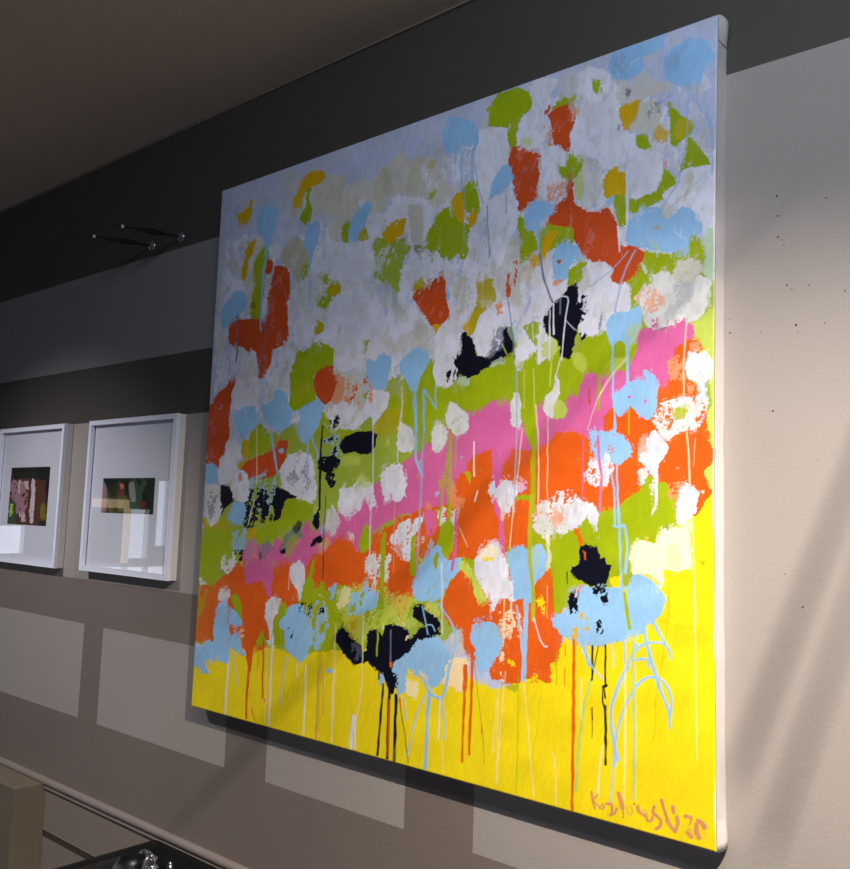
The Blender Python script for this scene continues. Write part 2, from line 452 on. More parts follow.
p O:r1.5 300,100 400,120 430,200 410,290 370,350 350,430 340,350 300,320
p O:r2.5 0,30 150,60 170,210 150,260 70,225 0,220
p g:a.7:d.2:r4 40,260 170,210 420,300 420,430 240,440 150,520 60,420
q S:d.15:r3 110,270 135,250 150,290 170,205 200,230 248,262 240,320 180,372 95,370
q S:d.4:r3 0,230 40,215 40,300 0,300
l G:w4.5 265,0 262,180 252,340
p F:a.6:r3 60,240 100,240 90,320 40,340
p y:a.5:r3 80,400 150,390 130,520 100,470
q K:r1.5 22,475 65,426 80,450 110,480 150,530 165,545 160,612 120,622 80,590 40,520
q N:a.4:d.4 110,510 165,550 150,600 110,600
q K:r1.2 185,470 205,443 240,448 262,480 280,433 320,423 390,445 402,500 440,455 500,418 532,440 520,480 440,500 400,560 345,600 325,640 322,770 300,768 275,700 240,650 215,640 185,600
q K:r2 160,560 200,560 200,610 160,610
q K:r1.5 418,390 422,330 460,320 490,360 540,385 558,430 525,455 470,420 430,400
l G:w1.6 240,440 236,580
l N:w1.2 305,450 303,600
q O3:r1 298,610 312,605 312,640 298,640
l S:w1.6:a.8 462,330 480,420 490,470
l S:w1.4 480,425 510,425 525,455
q F:a.8:r1.5 380,480 398,475 395,500 380,500
q S:r2.5 318,620 400,560 440,500 520,478 580,530 605,590 582,670 555,722 500,752 440,680 385,640 380,740 345,785 325,700
q K:d.5:r3 330,500 450,470 430,540 380,580 345,640 335,760 305,720 310,600
q K:d.6:r3 420,440 540,430 560,470 500,500 430,520
q C:r1 450,655 490,680 480,715 450,680
q S:r2:d.03 408,230 460,140 520,35 560,30 570,100 655,88 640,150 600,210 560,270 540,300 450,312 425,300
q G:r1.5 520,90 545,60 540,130 525,150
l P:w2.6 620,60 612,140
q O:r1.8 590,230 660,158 740,250 745,320 720,380 705,440 690,545 660,530 640,450 600,430 560,320
q O:r2 745,320 850,290 860,440 780,400 720,400
q W:r2.5 725,80 810,18 860,30 860,250 820,360 812,360 800,250 770,240 740,180
q N:a.15:r3 590,450 665,450 672,560 620,620 600,560
q C:r2:a.6 600,480 660,450 670,560 620,600
q Q:r2 590,610 620,590 692,600 692,650 665,757 610,740 565,720
q F:r2:a.8 380,700 440,720 430,795 385,770
q S:r1.5 703,490 720,420 770,400 830,420 855,500 848,600 790,610 780,662 740,640 715,560
q S2:a.5:r2 800,430 850,430 860,600 820,600
q O:r2 785,620 810,640 860,640 860,700 810,690
p g:r2:a.9 640,100 700,130 745,240 740,300 700,210 660,200
l W:w1.6 745,200 790,290
l S:w2.4:a.85 545,320 600,400 632,480 620,560 590,680
l W:w2.4:a.7 560,120 560,300 563,470
q g:a.8:r3 470,330 540,310 540,380 500,370
T 330 640 5
l K:w2.2 268,220 252,400 239,575
l K:w3 297,240 294,400 288,590
l O3:w1.6 299,300 290,580
l K:w3.2 331,275 326,430 322,602
l K:w1:a.8 348,300 370,450 393,615
l K:w1.8 246,150 246,195
l O3:w1.5 350,290 352,340
l S:w3.6 500,260 487,400 478,640
l S:w2:a.7 480,270 430,380 400,520 385,580
l S:w3 470,200 500,265 555,292 580,240 600,120
l W:w2:a.8 552,290 545,400 541,497
l S:w2:a.7 563,290 572,400 573,495
l W:w4 118,380 105,480 105,542
l W:w2.2 122,420 126,545
q W:r1 105,400 115,372 128,380 128,440 108,440
l O:w2.8 675,230 668,400 660,608
l O:w3 714,60 706,300 697,572
l O:w4.5 678,130 676,200 674,250
l O:w5 680,5 700,25 718,50
l K:w.7:a.7 720,80 740,280 760,430 772,620
l O:w1.4 760,430 760,462
l F:w2:a.7 30,-80 15,250 6,510
l F:w1.8:a.8 168,-120 160,200 145,330 128,400
l G:w.7:a.6 60,70 100,300 115,370
q S:r1.2 240,180 262,165 275,200 262,228 245,205
l F:w1.6:a.5 560,500 570,665
l G:w.7:a.5 455,520 448,630
l F:w2:a.4 840,300 832,720
l S:w2:a.6 370,290 380,400
T 470 40 5
b W:r2 300,240 330,200 400,190 440,200 400,280 380,330 310,310
b C:a.7:d.15:r3 400,230 480,190 600,140 690,200 800,210 760,330 620,300 560,330 530,280
b C:a.6:r3 530,550 640,470 660,600 650,800 560,830 520,700
b N:a.35:d.4:r3 560,110 600,110 590,160
b N:a.25:d.3:r3 580,420 640,440 650,640 600,660
p G:r2 130,290 160,260 200,245 250,240 300,265 310,320 280,370 250,420 240,460 235,530 200,540 185,470 170,430 90,425 100,370 85,350
p W:r1.5 30,520 45,460 100,435 183,440 192,560 190,640 140,680 100,770 60,900 45,800 25,620
p W:r2 245,440 290,370 330,330 390,370 400,420 370,510 320,550 240,530
p g:a.5:r3 260,500 310,490 310,550
p G:r2 430,310 470,285 500,300 535,270 520,325 410,360
p R:d.5:r2 380,340 430,290 420,340 380,380
p R:r1.8 395,375 430,340 470,325 515,323 525,370 535,390 505,460 500,560 425,520 410,440
p Z:d.35:r3 370,430 410,440 415,520 370,510
p Z:d.4:r3 520,350 555,380 510,430
p R:r1.8 195,550 260,530 290,555 350,565 340,640 350,700 325,810 240,790 205,700
p S:r2 105,740 150,640 200,620 215,690 170,750 100,790
q W:r2 360,570 420,528 480,555 480,620 430,640 475,730 400,800 340,770 350,680
q Z:d.4:r3:a.8 380,760 450,700 480,740 430,810 380,800
q G:r2.5 428,620 480,640 500,570 570,610 545,660 510,700 460,690
p W:r2.5 520,420 600,310 700,290 760,400 800,470 850,560 800,650 700,650 640,600 520,550
p y:r1.5 750,340 800,310 840,320 838,390 795,455 760,410
p y:r2 680,680 740,635 750,660 792,658 780,760 700,790 670,770
q g:a.7:r3 520,720 560,640 570,790 530,800
q S:r1.5:a.8 685,810 720,773 725,820
p G:d.2:r2 610,195 650,210 660,270 630,255
T 470 190 5
b C:r3:a.8 100,360 270,200 270,420 250,600 150,500
b W:r3:a.8 0,200 100,340 150,560 250,600 200,680 60,600 0,500
q W:r1.5 90,70 140,20 200,5 238,60 230,180 200,240 160,375 130,360 90,250
q S:r1.5:d.04 268,130 300,60 340,50 410,70 415,120 360,160 350,210 335,215 290,200 275,160
l S:w2.8 345,190 346,300 350,330
l N:w2 350,320 370,440 415,560
p R:r1.8 415,100 480,30 485,-100 515,-90 520,60 590,110 640,110 700,90 740,170 745,250 810,300 860,340 860,400 790,460 730,440 700,380 600,350 540,290 500,200 400,205 375,160
p R:r1.5 220,0 335,-5 330,50 250,110 240,60
p G:r2 235,120 270,150 330,220 340,300 300,340 260,360 250,200
p G:r2 360,180 520,190 515,260 400,300 340,350
q y:r1.5 385,215 445,203 400,300 370,345 345,330
p y:r2 300,340 350,320 360,370 310,390
q S:r1.3:d.02 412,340 440,280 490,257 540,280 565,310 560,350 510,370 490,440 420,470 415,390
q R:r1 440,350 460,345 455,370 442,368
q Z:a.8:r2 415,455 460,445 470,490 420,490
q G:r1.5 490,470 500,400 560,355 595,365 560,400 560,470 500,482
b O2:d.1:r3 0,400 60,400 40,480 0,520
q K:r1.5 365,645 400,590 420,565 470,520 490,480 540,475 550,550 575,560 550,610 565,660 540,700 525,780 505,840 455,830 440,750 380,710
q W:r1.5 560,450 590,365 640,362 690,370 720,450 805,490 808,590 720,680 640,720 570,740 545,690 590,560 545,560
q C:a.7:r2 550,470 580,390 610,400 600,470 565,520
q K:d.45:r3 550,560 590,520 600,600 570,660 590,740 560,760 545,700
q N:d.5:a.8:r2 640,600 660,600 660,700 645,700
q W:r2 305,400 340,380 405,348 415,480 490,440 470,510 400,590 350,650 310,580
q y:a.35:r3 270,380 310,370 300,470 280,470
b O2:r2 0,620 30,560 40,470 110,440 130,540 80,600 20,700 0,740
q R:d.45:r2 185,420 205,410 205,540 185,530
q R:d.45:r2 225,360 242,350 235,460 220,480
q Z:d.5:r2 100,580 160,560 160,620 110,610
q W:r1.5 22,710 50,630 95,598 150,660 172,690 160,780 70,838 25,790
q K:r1.5 -20,720 15,760 25,820 90,840 140,800 165,740 172,690 215,690 220,800 150,850 60,900 20,930 -20,940
q N:d.5:a.8:r2 120,690 170,690 160,800 110,790
q W:a.95:r2 228,790 265,705 335,795 280,850 240,905 228,860
q W:r2.5:a.9 330,690 360,650 380,720 440,760 400,850 340,860
q g:a.8:r3 370,760 430,740 450,800 400,850 360,830
q G:r2:d.1 268,685 330,660 352,690 320,755 290,730
q M:a.5:r3 180,680 260,690 230,780 
l S3:w1.3 88,90 92,240 98,340
l N:w1 190,540 210,680 225,850
l N:w.9 182,30 182,120
q S:r1.5 683,680 730,615 790,605 860,590 860,700 800,790 745,770 700,730
l S3:w2.6 835,300 790,380 755,480 732,610
l S3:w1.8 800,305 700,410 600,485
l W:w2.6 795,-10 790,170
l W:w2.2 742,180 750,240 755,305
l W:w1.8 460,530 490,535 495,560 480,650 462,850
l N:w1.8 455,540 455,620
l W:w1.8 402,600 400,850
l W:w2.2 420,570 422,720
l W:w.9 480,650 530,700
l y:w1.2:a.9 270,320 300,320 310,350
p G:r2.5 550,790 600,740 690,700 740,770 800,780 860,820 830,900 600,900
l W:w1.6 350,680 350,850
l W:w1.4:a.8 315,670 318,750
l g:w1 160,770 185,820
T 470 340 5
p G:r2 0,170 110,100 220,50 330,70 440,20 520,80 560,30 640,0 830,-10 830,60 790,120 690,180 600,160 570,180 560,220 540,290 500,260 470,320 420,300 340,330 335,450 270,430 200,310 110,300 50,345 0,360
q g:a.6:r2 520,60 560,60 590,150 560,170 530,130
q M:a.6:r2 100,130 160,85 170,110 110,140
q g:a.6:r3 690,130 760,70 790,100 720,160
q G:r1.5 725,60 745,20 785,20 785,70 750,90
q W2:r1.5 203,330 225,257 255,300 257,430 235,440 205,430
q W2:r1.5 370,340 385,280 420,240 430,185 448,200 450,260 440,300 420,390 385,380
q g:r1.5 430,310 460,300 488,350 470,390 430,398 420,380
b P:r1.5 0,370 110,300 200,320 210,430 330,450 480,400 560,180 650,160 850,0 880,200 740,250 700,300 670,380 640,450 590,480 440,460 360,540 110,550 30,580 0,620
q P:r1 112,530 150,560 160,700 165,850 180,1150 160,1150 145,900 120,850 112,650
q F:a.5:r1 150,700 165,700 168,900 155,900
l G:w5 316,400 318,560 316,860
l G:w3 650,150 648,345
q G:r1.5 270,430 335,430 330,540 305,540
p O:r1.5 -10,620 30,580 110,553 115,700 90,760 100,860 -10,860
p O:r1.5 160,650 300,600 360,540 420,480 500,455 575,475 582,490 580,560 545,620 600,760 500,770 380,800 340,860 170,860
p R:a.25:r3 170,640 300,590 330,640 250,720 180,690
p O:r1.5 670,400 700,350 740,340 765,380 810,325 860,370 860,560 760,600 700,640 680,450
p O:r2 570,700 700,720 850,620 860,800 760,860 600,860
q S:r1.3 718,290 740,260 790,220 860,190 860,380 810,330 760,385 720,340
q W:r2.5:d.2 590,650 650,560 720,600 720,650 690,720 640,740 600,710
q S:r2.5:d.06 600,460 630,455 640,490 700,458 790,490 825,570 740,620 690,610 660,690 625,600
q W:r2:d.15 660,580 690,550 710,620 690,730 670,700
q W:r1.5 90,760 120,700 130,740 175,700 240,710 290,740 230,780 200,860 170,860 120,800
q W:r3:d.25 340,860 380,800 440,770 540,755 570,860
q P:a.5:r2 230,720 270,710 295,740 250,770
q G:r1.5 228,780 300,778 325,815 310,850 290,800 230,797
l S:w1.8 722,0 720,250 735,440
l S:w3 797,0 793,210
l W:w1.5:a.9 462,70 445,130 428,190
l g:w1.6 415,60 402,230
l S3:w2.2 236,140 235,450 228,640 222,860
l F:w2:a.9 332,325 345,530 343,860
l F:w1.5:a.9 392,385 388,790
l F:w1.6:a.9 265,440 245,620 235,740
l W:w3 352,0 348,120
l F:w1.2:a.8 800,90 710,190 640,300 590,450
l P:w2.6 645,480 650,600 662,680 655,860
l R:w2 600,240 602,312
l g:w1.2 275,150 272,340
l g:w1.2 320,140 326,330
l F:w1.4 22,510 22,680
l F:w1.6 38,760 27,805
l G:w1.5 802,340 800,470
l S:w1.4:a.8 710,670 728,740 726,860
l S:w1.4:a.8 740,600 745,860
l P:w1.2 570,500 568,800
T 470 490 5
b O:r2 -10,440 430,400 440,850 -10,850
p O:r2 -10,40 110,30 140,130 165,250 180,280 50,270 -10,300
p O:r2 205,50 300,60 320,110 305,270 210,290
q W2:r3:d.08 320,110 400,60 500,80 580,60 630,90 650,140 640,215 600,130 540,195 500,200 480,215 400,230 395,280 375,250 320,200
q Z:r4:d.25:a.8 380,120 480,110 460,170 400,170
q W:r2 490,100 560,80 590,120 560,170 500,190
p O:r2 560,-10 860,-10 860,30 800,70 760,95 660,110 600,50
p G:r1.5 410,250 480,210 540,190 600,130 640,210 655,150 660,105 750,100 780,50 860,30 870,240 800,330 800,480 770,560 700,450 560,480 480,560 430,640 420,500 405,300
q F:a.6:r2 390,230 405,260 405,380 385,400
q O:a.9:r1.5 525,190 550,200 575,260 555,280 540,250
q K:r1.2 548,300 560,278 590,270 640,290 660,345 680,340 690,375 710,375 700,440 680,470 640,482 600,480 530,440 508,410 515,383 550,370
q K:d.3:r2.5 600,480 700,460 700,560 675,585 640,530
q K:d.6:r2 665,590 685,600 680,640 670,640
q K:d.35:r2.5 630,650 660,640 670,700 650,730 635,700
q O3:r1:a.8 572,300 585,310 582,350 575,340
q Y:r1.5 705,440 770,430 765,480 750,572 738,572 722,500
p S:r2 408,650 450,620 490,600 490,520 560,478 640,520 690,590 740,560 780,520 860,470 860,720 760,710 700,772 560,772 470,740 420,690
q O:d.5:r2 520,500 575,480 570,560 530,560
q K:d.7:r2 490,520 560,520 560,600 500,620
q g:d.4:r2 560,620 595,640 590,700 560,680
q y:d.3:r2 510,660 545,690 540,770 520,780
q S:r1.2 183,330 210,290 250,278 290,295 350,268 390,330 375,410 320,480 310,560 290,565 270,545 220,550 210,460
q g:a.3:r2 300,300 350,280 340,400 310,420
q W:r1.8 25,355 80,275 150,300 183,345 195,440 220,470 220,555 190,545 150,540 122,560 120,610 112,600 105,560 60,480
q F:a.8:d.2:r2 35,330 90,275 150,300 160,330 60,340
q Y:a.9:r2 60,340 110,335 120,345 70,355
q g:r2 0,400 40,450 60,500 90,560 40,565 20,500
l S:w5 283,550 278,700 268,950
l S:w2 235,580 250,700 265,830
l G2:w4 312,30 302,200 300,340 318,520 315,650
l W:w2 320,640 350,740 375,782 388,783
l F:w1.8 172,540 168,780
l W:w2 208,550 205,610
l F:w1.8 222,50 210,180 200,290
l S:w1.8 745,-10 755,200 760,400 768,480
l S:w1.8 722,180 745,188 778,183 795,280 785,420
l S:w2 728,-10 730,180
l G:w3.4 778,520 790,600 802,692
l F:w1:a.8 390,480 388,640
q F:d.5:r3:a.8 150,600 250,620 250,800 170,800
q Y:d.5:r2 330,540 370,540 380,600 350,620
l K:w1 490,410 490,470
l P:w2 658,-10 655,100
T 470 640 5
q O:r1.5 180,-10 430,-10 437,50 410,90 408,200 380,215 340,190 280,195 260,180 250,215 180,225 160,200 100,150 150,60
q F:d.4:r2:a.8 150,60 175,60 175,210 155,200
q Y:a.8:r2 190,95 210,100 230,130 200,120
q S:r2 30,-10 165,-10 155,60 100,140 70,172 35,150
q G2:a.8:r2 175,235 250,225 240,255 195,252
l S:w2.6 270,0 268,192
l O:w3.2 522,0 520,250 517,500 511,850
l g:w3.6 605,200 570,350 548,520 530,750
l K:w1.8 616,30 612,200
l K:w1.8 680,30 681,220
l K:w3.6 668,235 684,228
l K:w1.8 672,235 680,290
l K:w1.6 666,245 668,310 678,340
l K:w2.6 680,330 681,450 679,622
l K:w1.4 613,340 613,400
l K:w.8 613,400 612,490
l S:w2.6:a.9 800,130 750,230 715,330 710,400 714,480 730,560
l S:w2.2:a.7 850,215 780,330 745,440 725,560 705,810
l S4:w2.6 822,0 826,300 825,500 822,800
l F:w3:a.5 778,0 780,300 772,800
l G:w1:a.7 243,180 240,450 232,765
l F:w1.8:a.6 268,200 290,420 318,785
l F:w2.2:a.5 178,160 150,450 132,720
l F:w2.2:a.4 145,220 125,400 110,560
l F:w1.3 414,562 426,600 430,820
l G:w.7:a.6 362,200 340,420 310,600
l W:w2:a.8 562,50 590,100 612,130
l K:w.9 645,30 610,200
l G:w.9 435,60 435,220
l O:w1 478,20 478,80
l O:w1 478,140 476,230
l W:w2.2:a.6 665,530 650,620 640,780
l K:w1.2 820,818 823,822
l W:w1 558,190 558,400
T 580 10 5
q S:r1 143,285 160,215 230,185 300,165 420,122 415,190 370,215 310,240 322,290 290,330 240,352 180,345
q N:a.25:d.3:r2 150,230 230,220 240,340 170,330
l W:w1:a.6 195,225 200,270 240,310
l W:w1:a.6 255,270 300,240
q S:r1 418,300 430,230 470,180 540,150 600,138 650,160 660,200 685,235 640,270 622,305 608,365 560,368 510,384 450,360 425,330
q N:a.2:d.2:r2 430,240 540,160 480,320 440,340
l W:w1:a.5 455,290 470,320
l W:w1.2:a.6 540,285 555,270
l W:w1:a.5 520,210 500,250
l S3:w2 545,365 543,500 540,640 520,740 500,860
l S3:w2 588,365 590,450 610,495 655,550 668,640 670,820
l S3:w1 375,210 400,235 430,240
l S3:w1 390,190 415,175 440,205
l S3:w1:a.6 640,555 690,535
q C:a.8:r2 285,330 340,305 365,360 440,360 450,390 400,420 300,455 260,430
q C:a.9:r2 300,470 400,455 415,520 385,595 320,620 250,600 285,540
q N:d.5:a.6:r2 340,480 410,460 410,540 350,550
q N:d.5:a.6:r2 170,540 200,570 190,610
q C:a.7:r3 180,380 250,370 260,430 230,460 190,450
q K:d.6:a.6:r1.5 225,400 260,400 240,440
q y:r1.5 203,490 245,465 297,445 293,500 265,560 245,603 213,575
q y:r1.5:a.9 368,622 400,565 425,590 453,610 440,650 400,667
q G:r1.3 443,455 470,480 505,525 545,545 572,575 560,620 510,655 488,687 458,660 455,590 452,540
q y:a.5:r2 500,550 560,560 560,600 500,650 470,620
q G:r1.5 548,628 600,680 650,740 648,787 560,780 515,835 508,770 535,720
q G:r1.5 285,630 330,620 350,660 372,697 340,705 300,690
q C:a.6:r1.5 320,235 355,230 350,260 325,255
b W:r3 0,300 130,300 200,420 190,640 100,700 0,640
q W:r2 100,700 200,640 280,620 290,680 340,705 410,720 415,830 340,880 250,870 240,790 120,800
q N:a.4:r1.5 255,780 285,720 270,760
q Z:a.6:r2 415,740 440,760 440,800 415,800
q y:r1.5 135,830 165,790 200,780 195,810 242,808 240,890 140,890
q G:r2:d.1 60,345 80,360 105,410 80,415
T 580 160 5
q y:r2 128,100 150,50 180,60 240,65 235,170 180,178 125,150
q G:r1.5 180,180 232,175 240,320 200,330 180,260
p G:r1.5 250,200 330,165 390,150 412,80 430,50 455,60 485,110 460,150 410,200 350,230 250,275
q W:r1.5 240,0 412,-10 412,90 370,160 270,192 240,120
l W:w2.6 240,60 240,320
q W:r1.5 540,38 685,38 682,335 640,322 600,280 560,240 500,240 430,200 420,170 480,120 510,70
q O2:a.4:r3 545,60 570,60 560,170 530,220
l N:w.7:a.6 650,50 560,140 470,230
l S3:w2 500,110 440,200 400,260
q S:r1.8 245,310 330,240 390,230 480,270 520,232 570,252 620,310 630,350 600,375 558,383 552,462 440,455 330,440 265,445 228,400 240,340
q C:d.4:r3:a.7 390,240 450,210 470,290 400,280
l W:w1.4:a.7 490,310 480,350 510,380
l W:w1.4:a.7 520,340 510,380 540,390
q D:a.9:r1 375,338 400,325 418,340 395,352
q g:d.4:a.7:r3 350,410 420,400 400,450 360,440
p G:r2 330,460 550,470 555,390 610,380 625,490 540,490 480,560 390,560 330,620 290,690 255,735 255,640 230,600
q R:r2 160,575 200,480 245,430 325,455 322,520 260,600 200,615 165,600
p W2:r2 385,570 450,558 480,590 600,580 668,600 665,700 600,800 450,830 390,850 330,820 310,740 280,690 370,620
q C:d.1:r3 465,580 510,500 610,490 622,560 560,620 500,610
q N:a.3:d.3:r4 480,620 600,600 560,700 500,700
q Z:a.7:d.3:r3 285,700 350,640 430,690 400,760 330,760
q N:a.3:d.2:r4 430,740 540,700 460,800
p M:r2:a.9 632,345 685,320 685,600 625,560 640,480
q M:r1 315,508 345,550 335,570 318,540
q P:r2 440,860 500,830 525,785 545,810 580,830 580,870
q P:d.5:r2 360,790 400,790 400,840 370,830
q N:a.3:r2:d.3 380,830 450,840 480,850 400,855
T 580 310 5
q S:r1.3 133,95 170,40 240,10 312,-20 300,50 255,135 240,165 210,150 165,180
l S:w1.8 171,150 170,440
l S:w2.8 245,130 243,360
p G:r1.5 5,185 60,120 130,85 160,180 175,150 235,165 240,240 130,320 40,300
q G:r1.5 175,175 215,155 235,185 225,235 185,225
q g:a.5:r2 235,110 310,60 320,90 260,210 250,280
b P:r1.5 0,360 100,320 220,240 330,100 430,110 520,60 580,90 560,140 500,170 480,240 450,360 330,300 240,360 170,440 120,570 0,610
p P:r1.3 280,230 330,100 430,112 520,55 585,95 570,150 500,180 480,240 450,365 400,360 330,300 240,360 260,270
p g:r2 578,85 650,40 690,30 690,860 640,860 690,700 640,560 680,440 680,280 620,150
p O:r2 490,190 570,140 625,165 620,205 560,240 540,330 600,370 600,440 510,435 400,450 400,380 450,362 470,260
q Z:d.3:r3 455,260 530,230 530,340 460,350
q Z:d.3:r3 560,160 620,160 620,200 570,200
q W:r1.8 538,270 560,205 600,215 640,210 680,260 675,340 630,360 600,350 550,340
q W:r2:d.1 600,330 640,370 650,440 610,440
q Z:d.3:r3 540,350 610,380 610,430 560,420
q S:r1.3 168,435 240,370 330,350 322,300 350,300 400,350 405,380 390,450 385,500 350,552 290,510 250,478 215,520 180,480
q P:r1.2 245,425 265,430 255,445
q P:r.8 328,450 340,450 335,465
q W2:r2.5:d.1 365,540 420,460 540,430 645,440 645,520 590,600 500,620 440,655 390,600
q G2:d.35:r3 440,500 545,480 540,540 480,550
q Z:d.5:r3 370,500 470,460 480,520 400,560
q K:d.8:a.7:r3 380,480 480,560 470,610 400,560
q P:d.3:r2 610,500 645,510 630,560 600,570
p O:r1.5 118,580 160,490 200,500 205,600 220,640 300,690 375,600 365,560 290,520 250,483 215,530 230,640 160,620
p O:r1.5 200,640 215,530 250,480 300,520 370,560 375,600 320,640 290,700 240,670
q O:r1.3 403,800 450,680 510,630 590,610 650,640 682,700 675,770 630,800 600,860 400,860
q Z:a.8:r1 485,785 520,785 500,795
q S:r2:d.06 50,605 80,600 130,615 190,640 245,650 275,715 190,755 150,720 120,795 85,720 60,700
q W:r1.3 300,740 318,650 345,640 370,600 400,620 455,690 405,770 392,860 385,850 340,790
q Z:d.5:a.8:r2 305,640 340,630 330,760 300,780
p O:r2 170,780 280,765 330,800 340,860 180,860
q W:r2:d.2 50,740 120,760 130,705 165,780 130,850 60,820
l F:w2 545,50 530,250 530,430
l F:w2 546,610 555,720 562,860
l F:w1.4 240,240 150,340 105,420
l S3:w1.2 600,345 603,310 618,312 635,360 648,450
l F:w1:a.8 590,640 580,780
l S:w1.6 180,440 178,590
q S:r1 170,570 190,570 185,620 172,610
T 580 450 5
p O:r1.8 190,80 330,100 320,180 240,240 200,290 110,310 70,260 0,220 0,0 40,0 100,100
p O:r1.8 405,60 430,-10 682,-10 682,60 632,100 684,200 610,310 580,330 590,180 470,200 450,160 400,140
q Z:d.3:r4 450,180 560,150 500,330 470,260
p g:r1.2 635,105 684,65 686,210 660,180
q W:r2.5:d.06 488,340 510,200 550,160 600,195 592,290 560,350 515,385 495,370
q F:d.4:r3:a.8 590,200 640,190 600,290
q W2:d.4:r3:a.7 360,150 390,160 385,320 365,320
q W2:d.3:r3 300,100 380,90 390,160 310,170
p G:r1.3 100,310 200,290 240,240 310,200 330,130 440,160 475,290 482,390 390,430 310,440 255,490 250,620 230,700 170,600 100,480 0,400 40,340
q W:r2 40,270 95,320 90,410 60,370 30,300
p Y:r1.2 590,400 600,330 690,220 690,860 420,860 400,700 430,610 575,580
q F:a.7:r3 510,370 575,350 575,420 520,400
q Q2:r1.3 253,510 300,450 380,465 395,410 440,392 480,387 540,400 558,430 572,580 500,607 430,600 432,660 415,692 380,640 330,620 270,622
q D2:a.8:r3 430,490 500,478 520,560 450,585
q y:d.5:a.5 310,440 360,435 350,470 320,465
q S:r1.5 240,700 270,625 300,620 350,640 400,690 440,750 420,810 380,865 330,880 270,930 150,970 50,970 0,960 0,700 150,800
q N:a.15:r3 250,620 330,615 380,670 300,690 250,690
l F:w1.8:a.9 556,-10 568,250 580,500 588,860
l W:w4 385,50 390,180 390,255
l P2:w2.4 112,150 105,300
l S:w2 163,110 178,220 180,330
l S:w2 190,60 198,290 205,480 215,700
l S:w2 172,375 200,385 230,378 243,480 230,610
l R:w.8 618,555 627,575 633,556
l K:w.6:a.7 452,690 455,840
l N:w1.2 445,375 447,400
T 580 590 5
l S:w3.2 368,145 395,200 430,265 458,310 460,345
l S:w2.6 275,315 310,280 345,265 400,263 430,275
l S:w3.8 325,170 338,260 370,380 400,480 450,600
l S:w3 452,600 456,690
l S:w2.6 385,440 420,455 450,500 466,560 458,640
l S:w3.2 282,488 310,455 350,437 395,437
l S:w3 280,352 310,345 345,350 348,385
l S:w2.8:a.9 290,270 240,380 200,460 165,570 160,640 170,740 195,850
l S:w2.6:a.8 285,470 250,540 205,640 180,750 178,880
l S4:w3 275,225 274,450 277,650 276,880
l S:w2.6:a.8 205,230 228,280 230,370
l F:w2.6:a.6 232,370 230,600 228,880
l S:w1.6:a.7 150,260 170,310 170,390
l K:w1.6 66,280 65,400
l K:w1.6 130,275 132,400 130,465
l F:w1.6:a.8 584,-5 590,850
l B:w.7:a.6 452,30 440,200 410,400 385,560 380,700 365,755
l S:w2:a.8 20,290 66,390 120,450
q S:r1.5 0,0 240,-10 400,-10 440,40 435,75 380,150 330,175 345,200 300,225 255,230 210,215 180,250 150,265 120,280 50,270 0,260
q K:d.35:r2.5 60,-10 150,-10 145,60 125,80 100,50
q K:d.35:r2.5 85,150 110,150 120,210 100,230 80,200
q g:r1.5 225,-5 240,-5 258,190 245,195 230,90
q y:d.4:r2 0,110 40,140 45,210 20,200
l S:w3 20,260 50,380
T 580 770 5.3125
l X:w2.4 62,115 70,160 80,205
l X:w1.7 95,130 75,165 95,185 108,205
l X:w1.7 112,188 122,183 130,195 122,207 112,200
l X:w2.7 142,178 165,180 172,200 168,230
l X:w2.9 165,238 185,228 195,205
l X:w4.2 206,122 216,160 225,200
l X:w1.7 228,200 232,252
l X:w1.9:a.5 255,195 270,190 282,215 272,238 255,228 252,205
l X:w3.8 310,195 318,222 345,240
l X:w1.7:a.7 335,215 350,215 360,250
l X:w2.5 350,240 360,268 380,268 388,245
l X:w3.4 395,195 388,225 410,245 432,270 425,300 405,312
l X:w3.4 435,160 448,210 465,255
l X:w4.2 465,265 485,300 505,325
l X:w4.2 515,250 522,285 508,322
l X:w4.7 496,198 500,225
l X:w4.2 562,245 590,252
l X:w2.5 592,262 585,290
l X:w4.2 575,335 592,355
l X:w2.2:a.6 565,330 580,310 590,320
l X:w4.7 628,268 648,280 662,305
l X:w5.1 618,290 620,330 632,360
l X:w1.7:a.4 650,320 675,345 655,365
'''
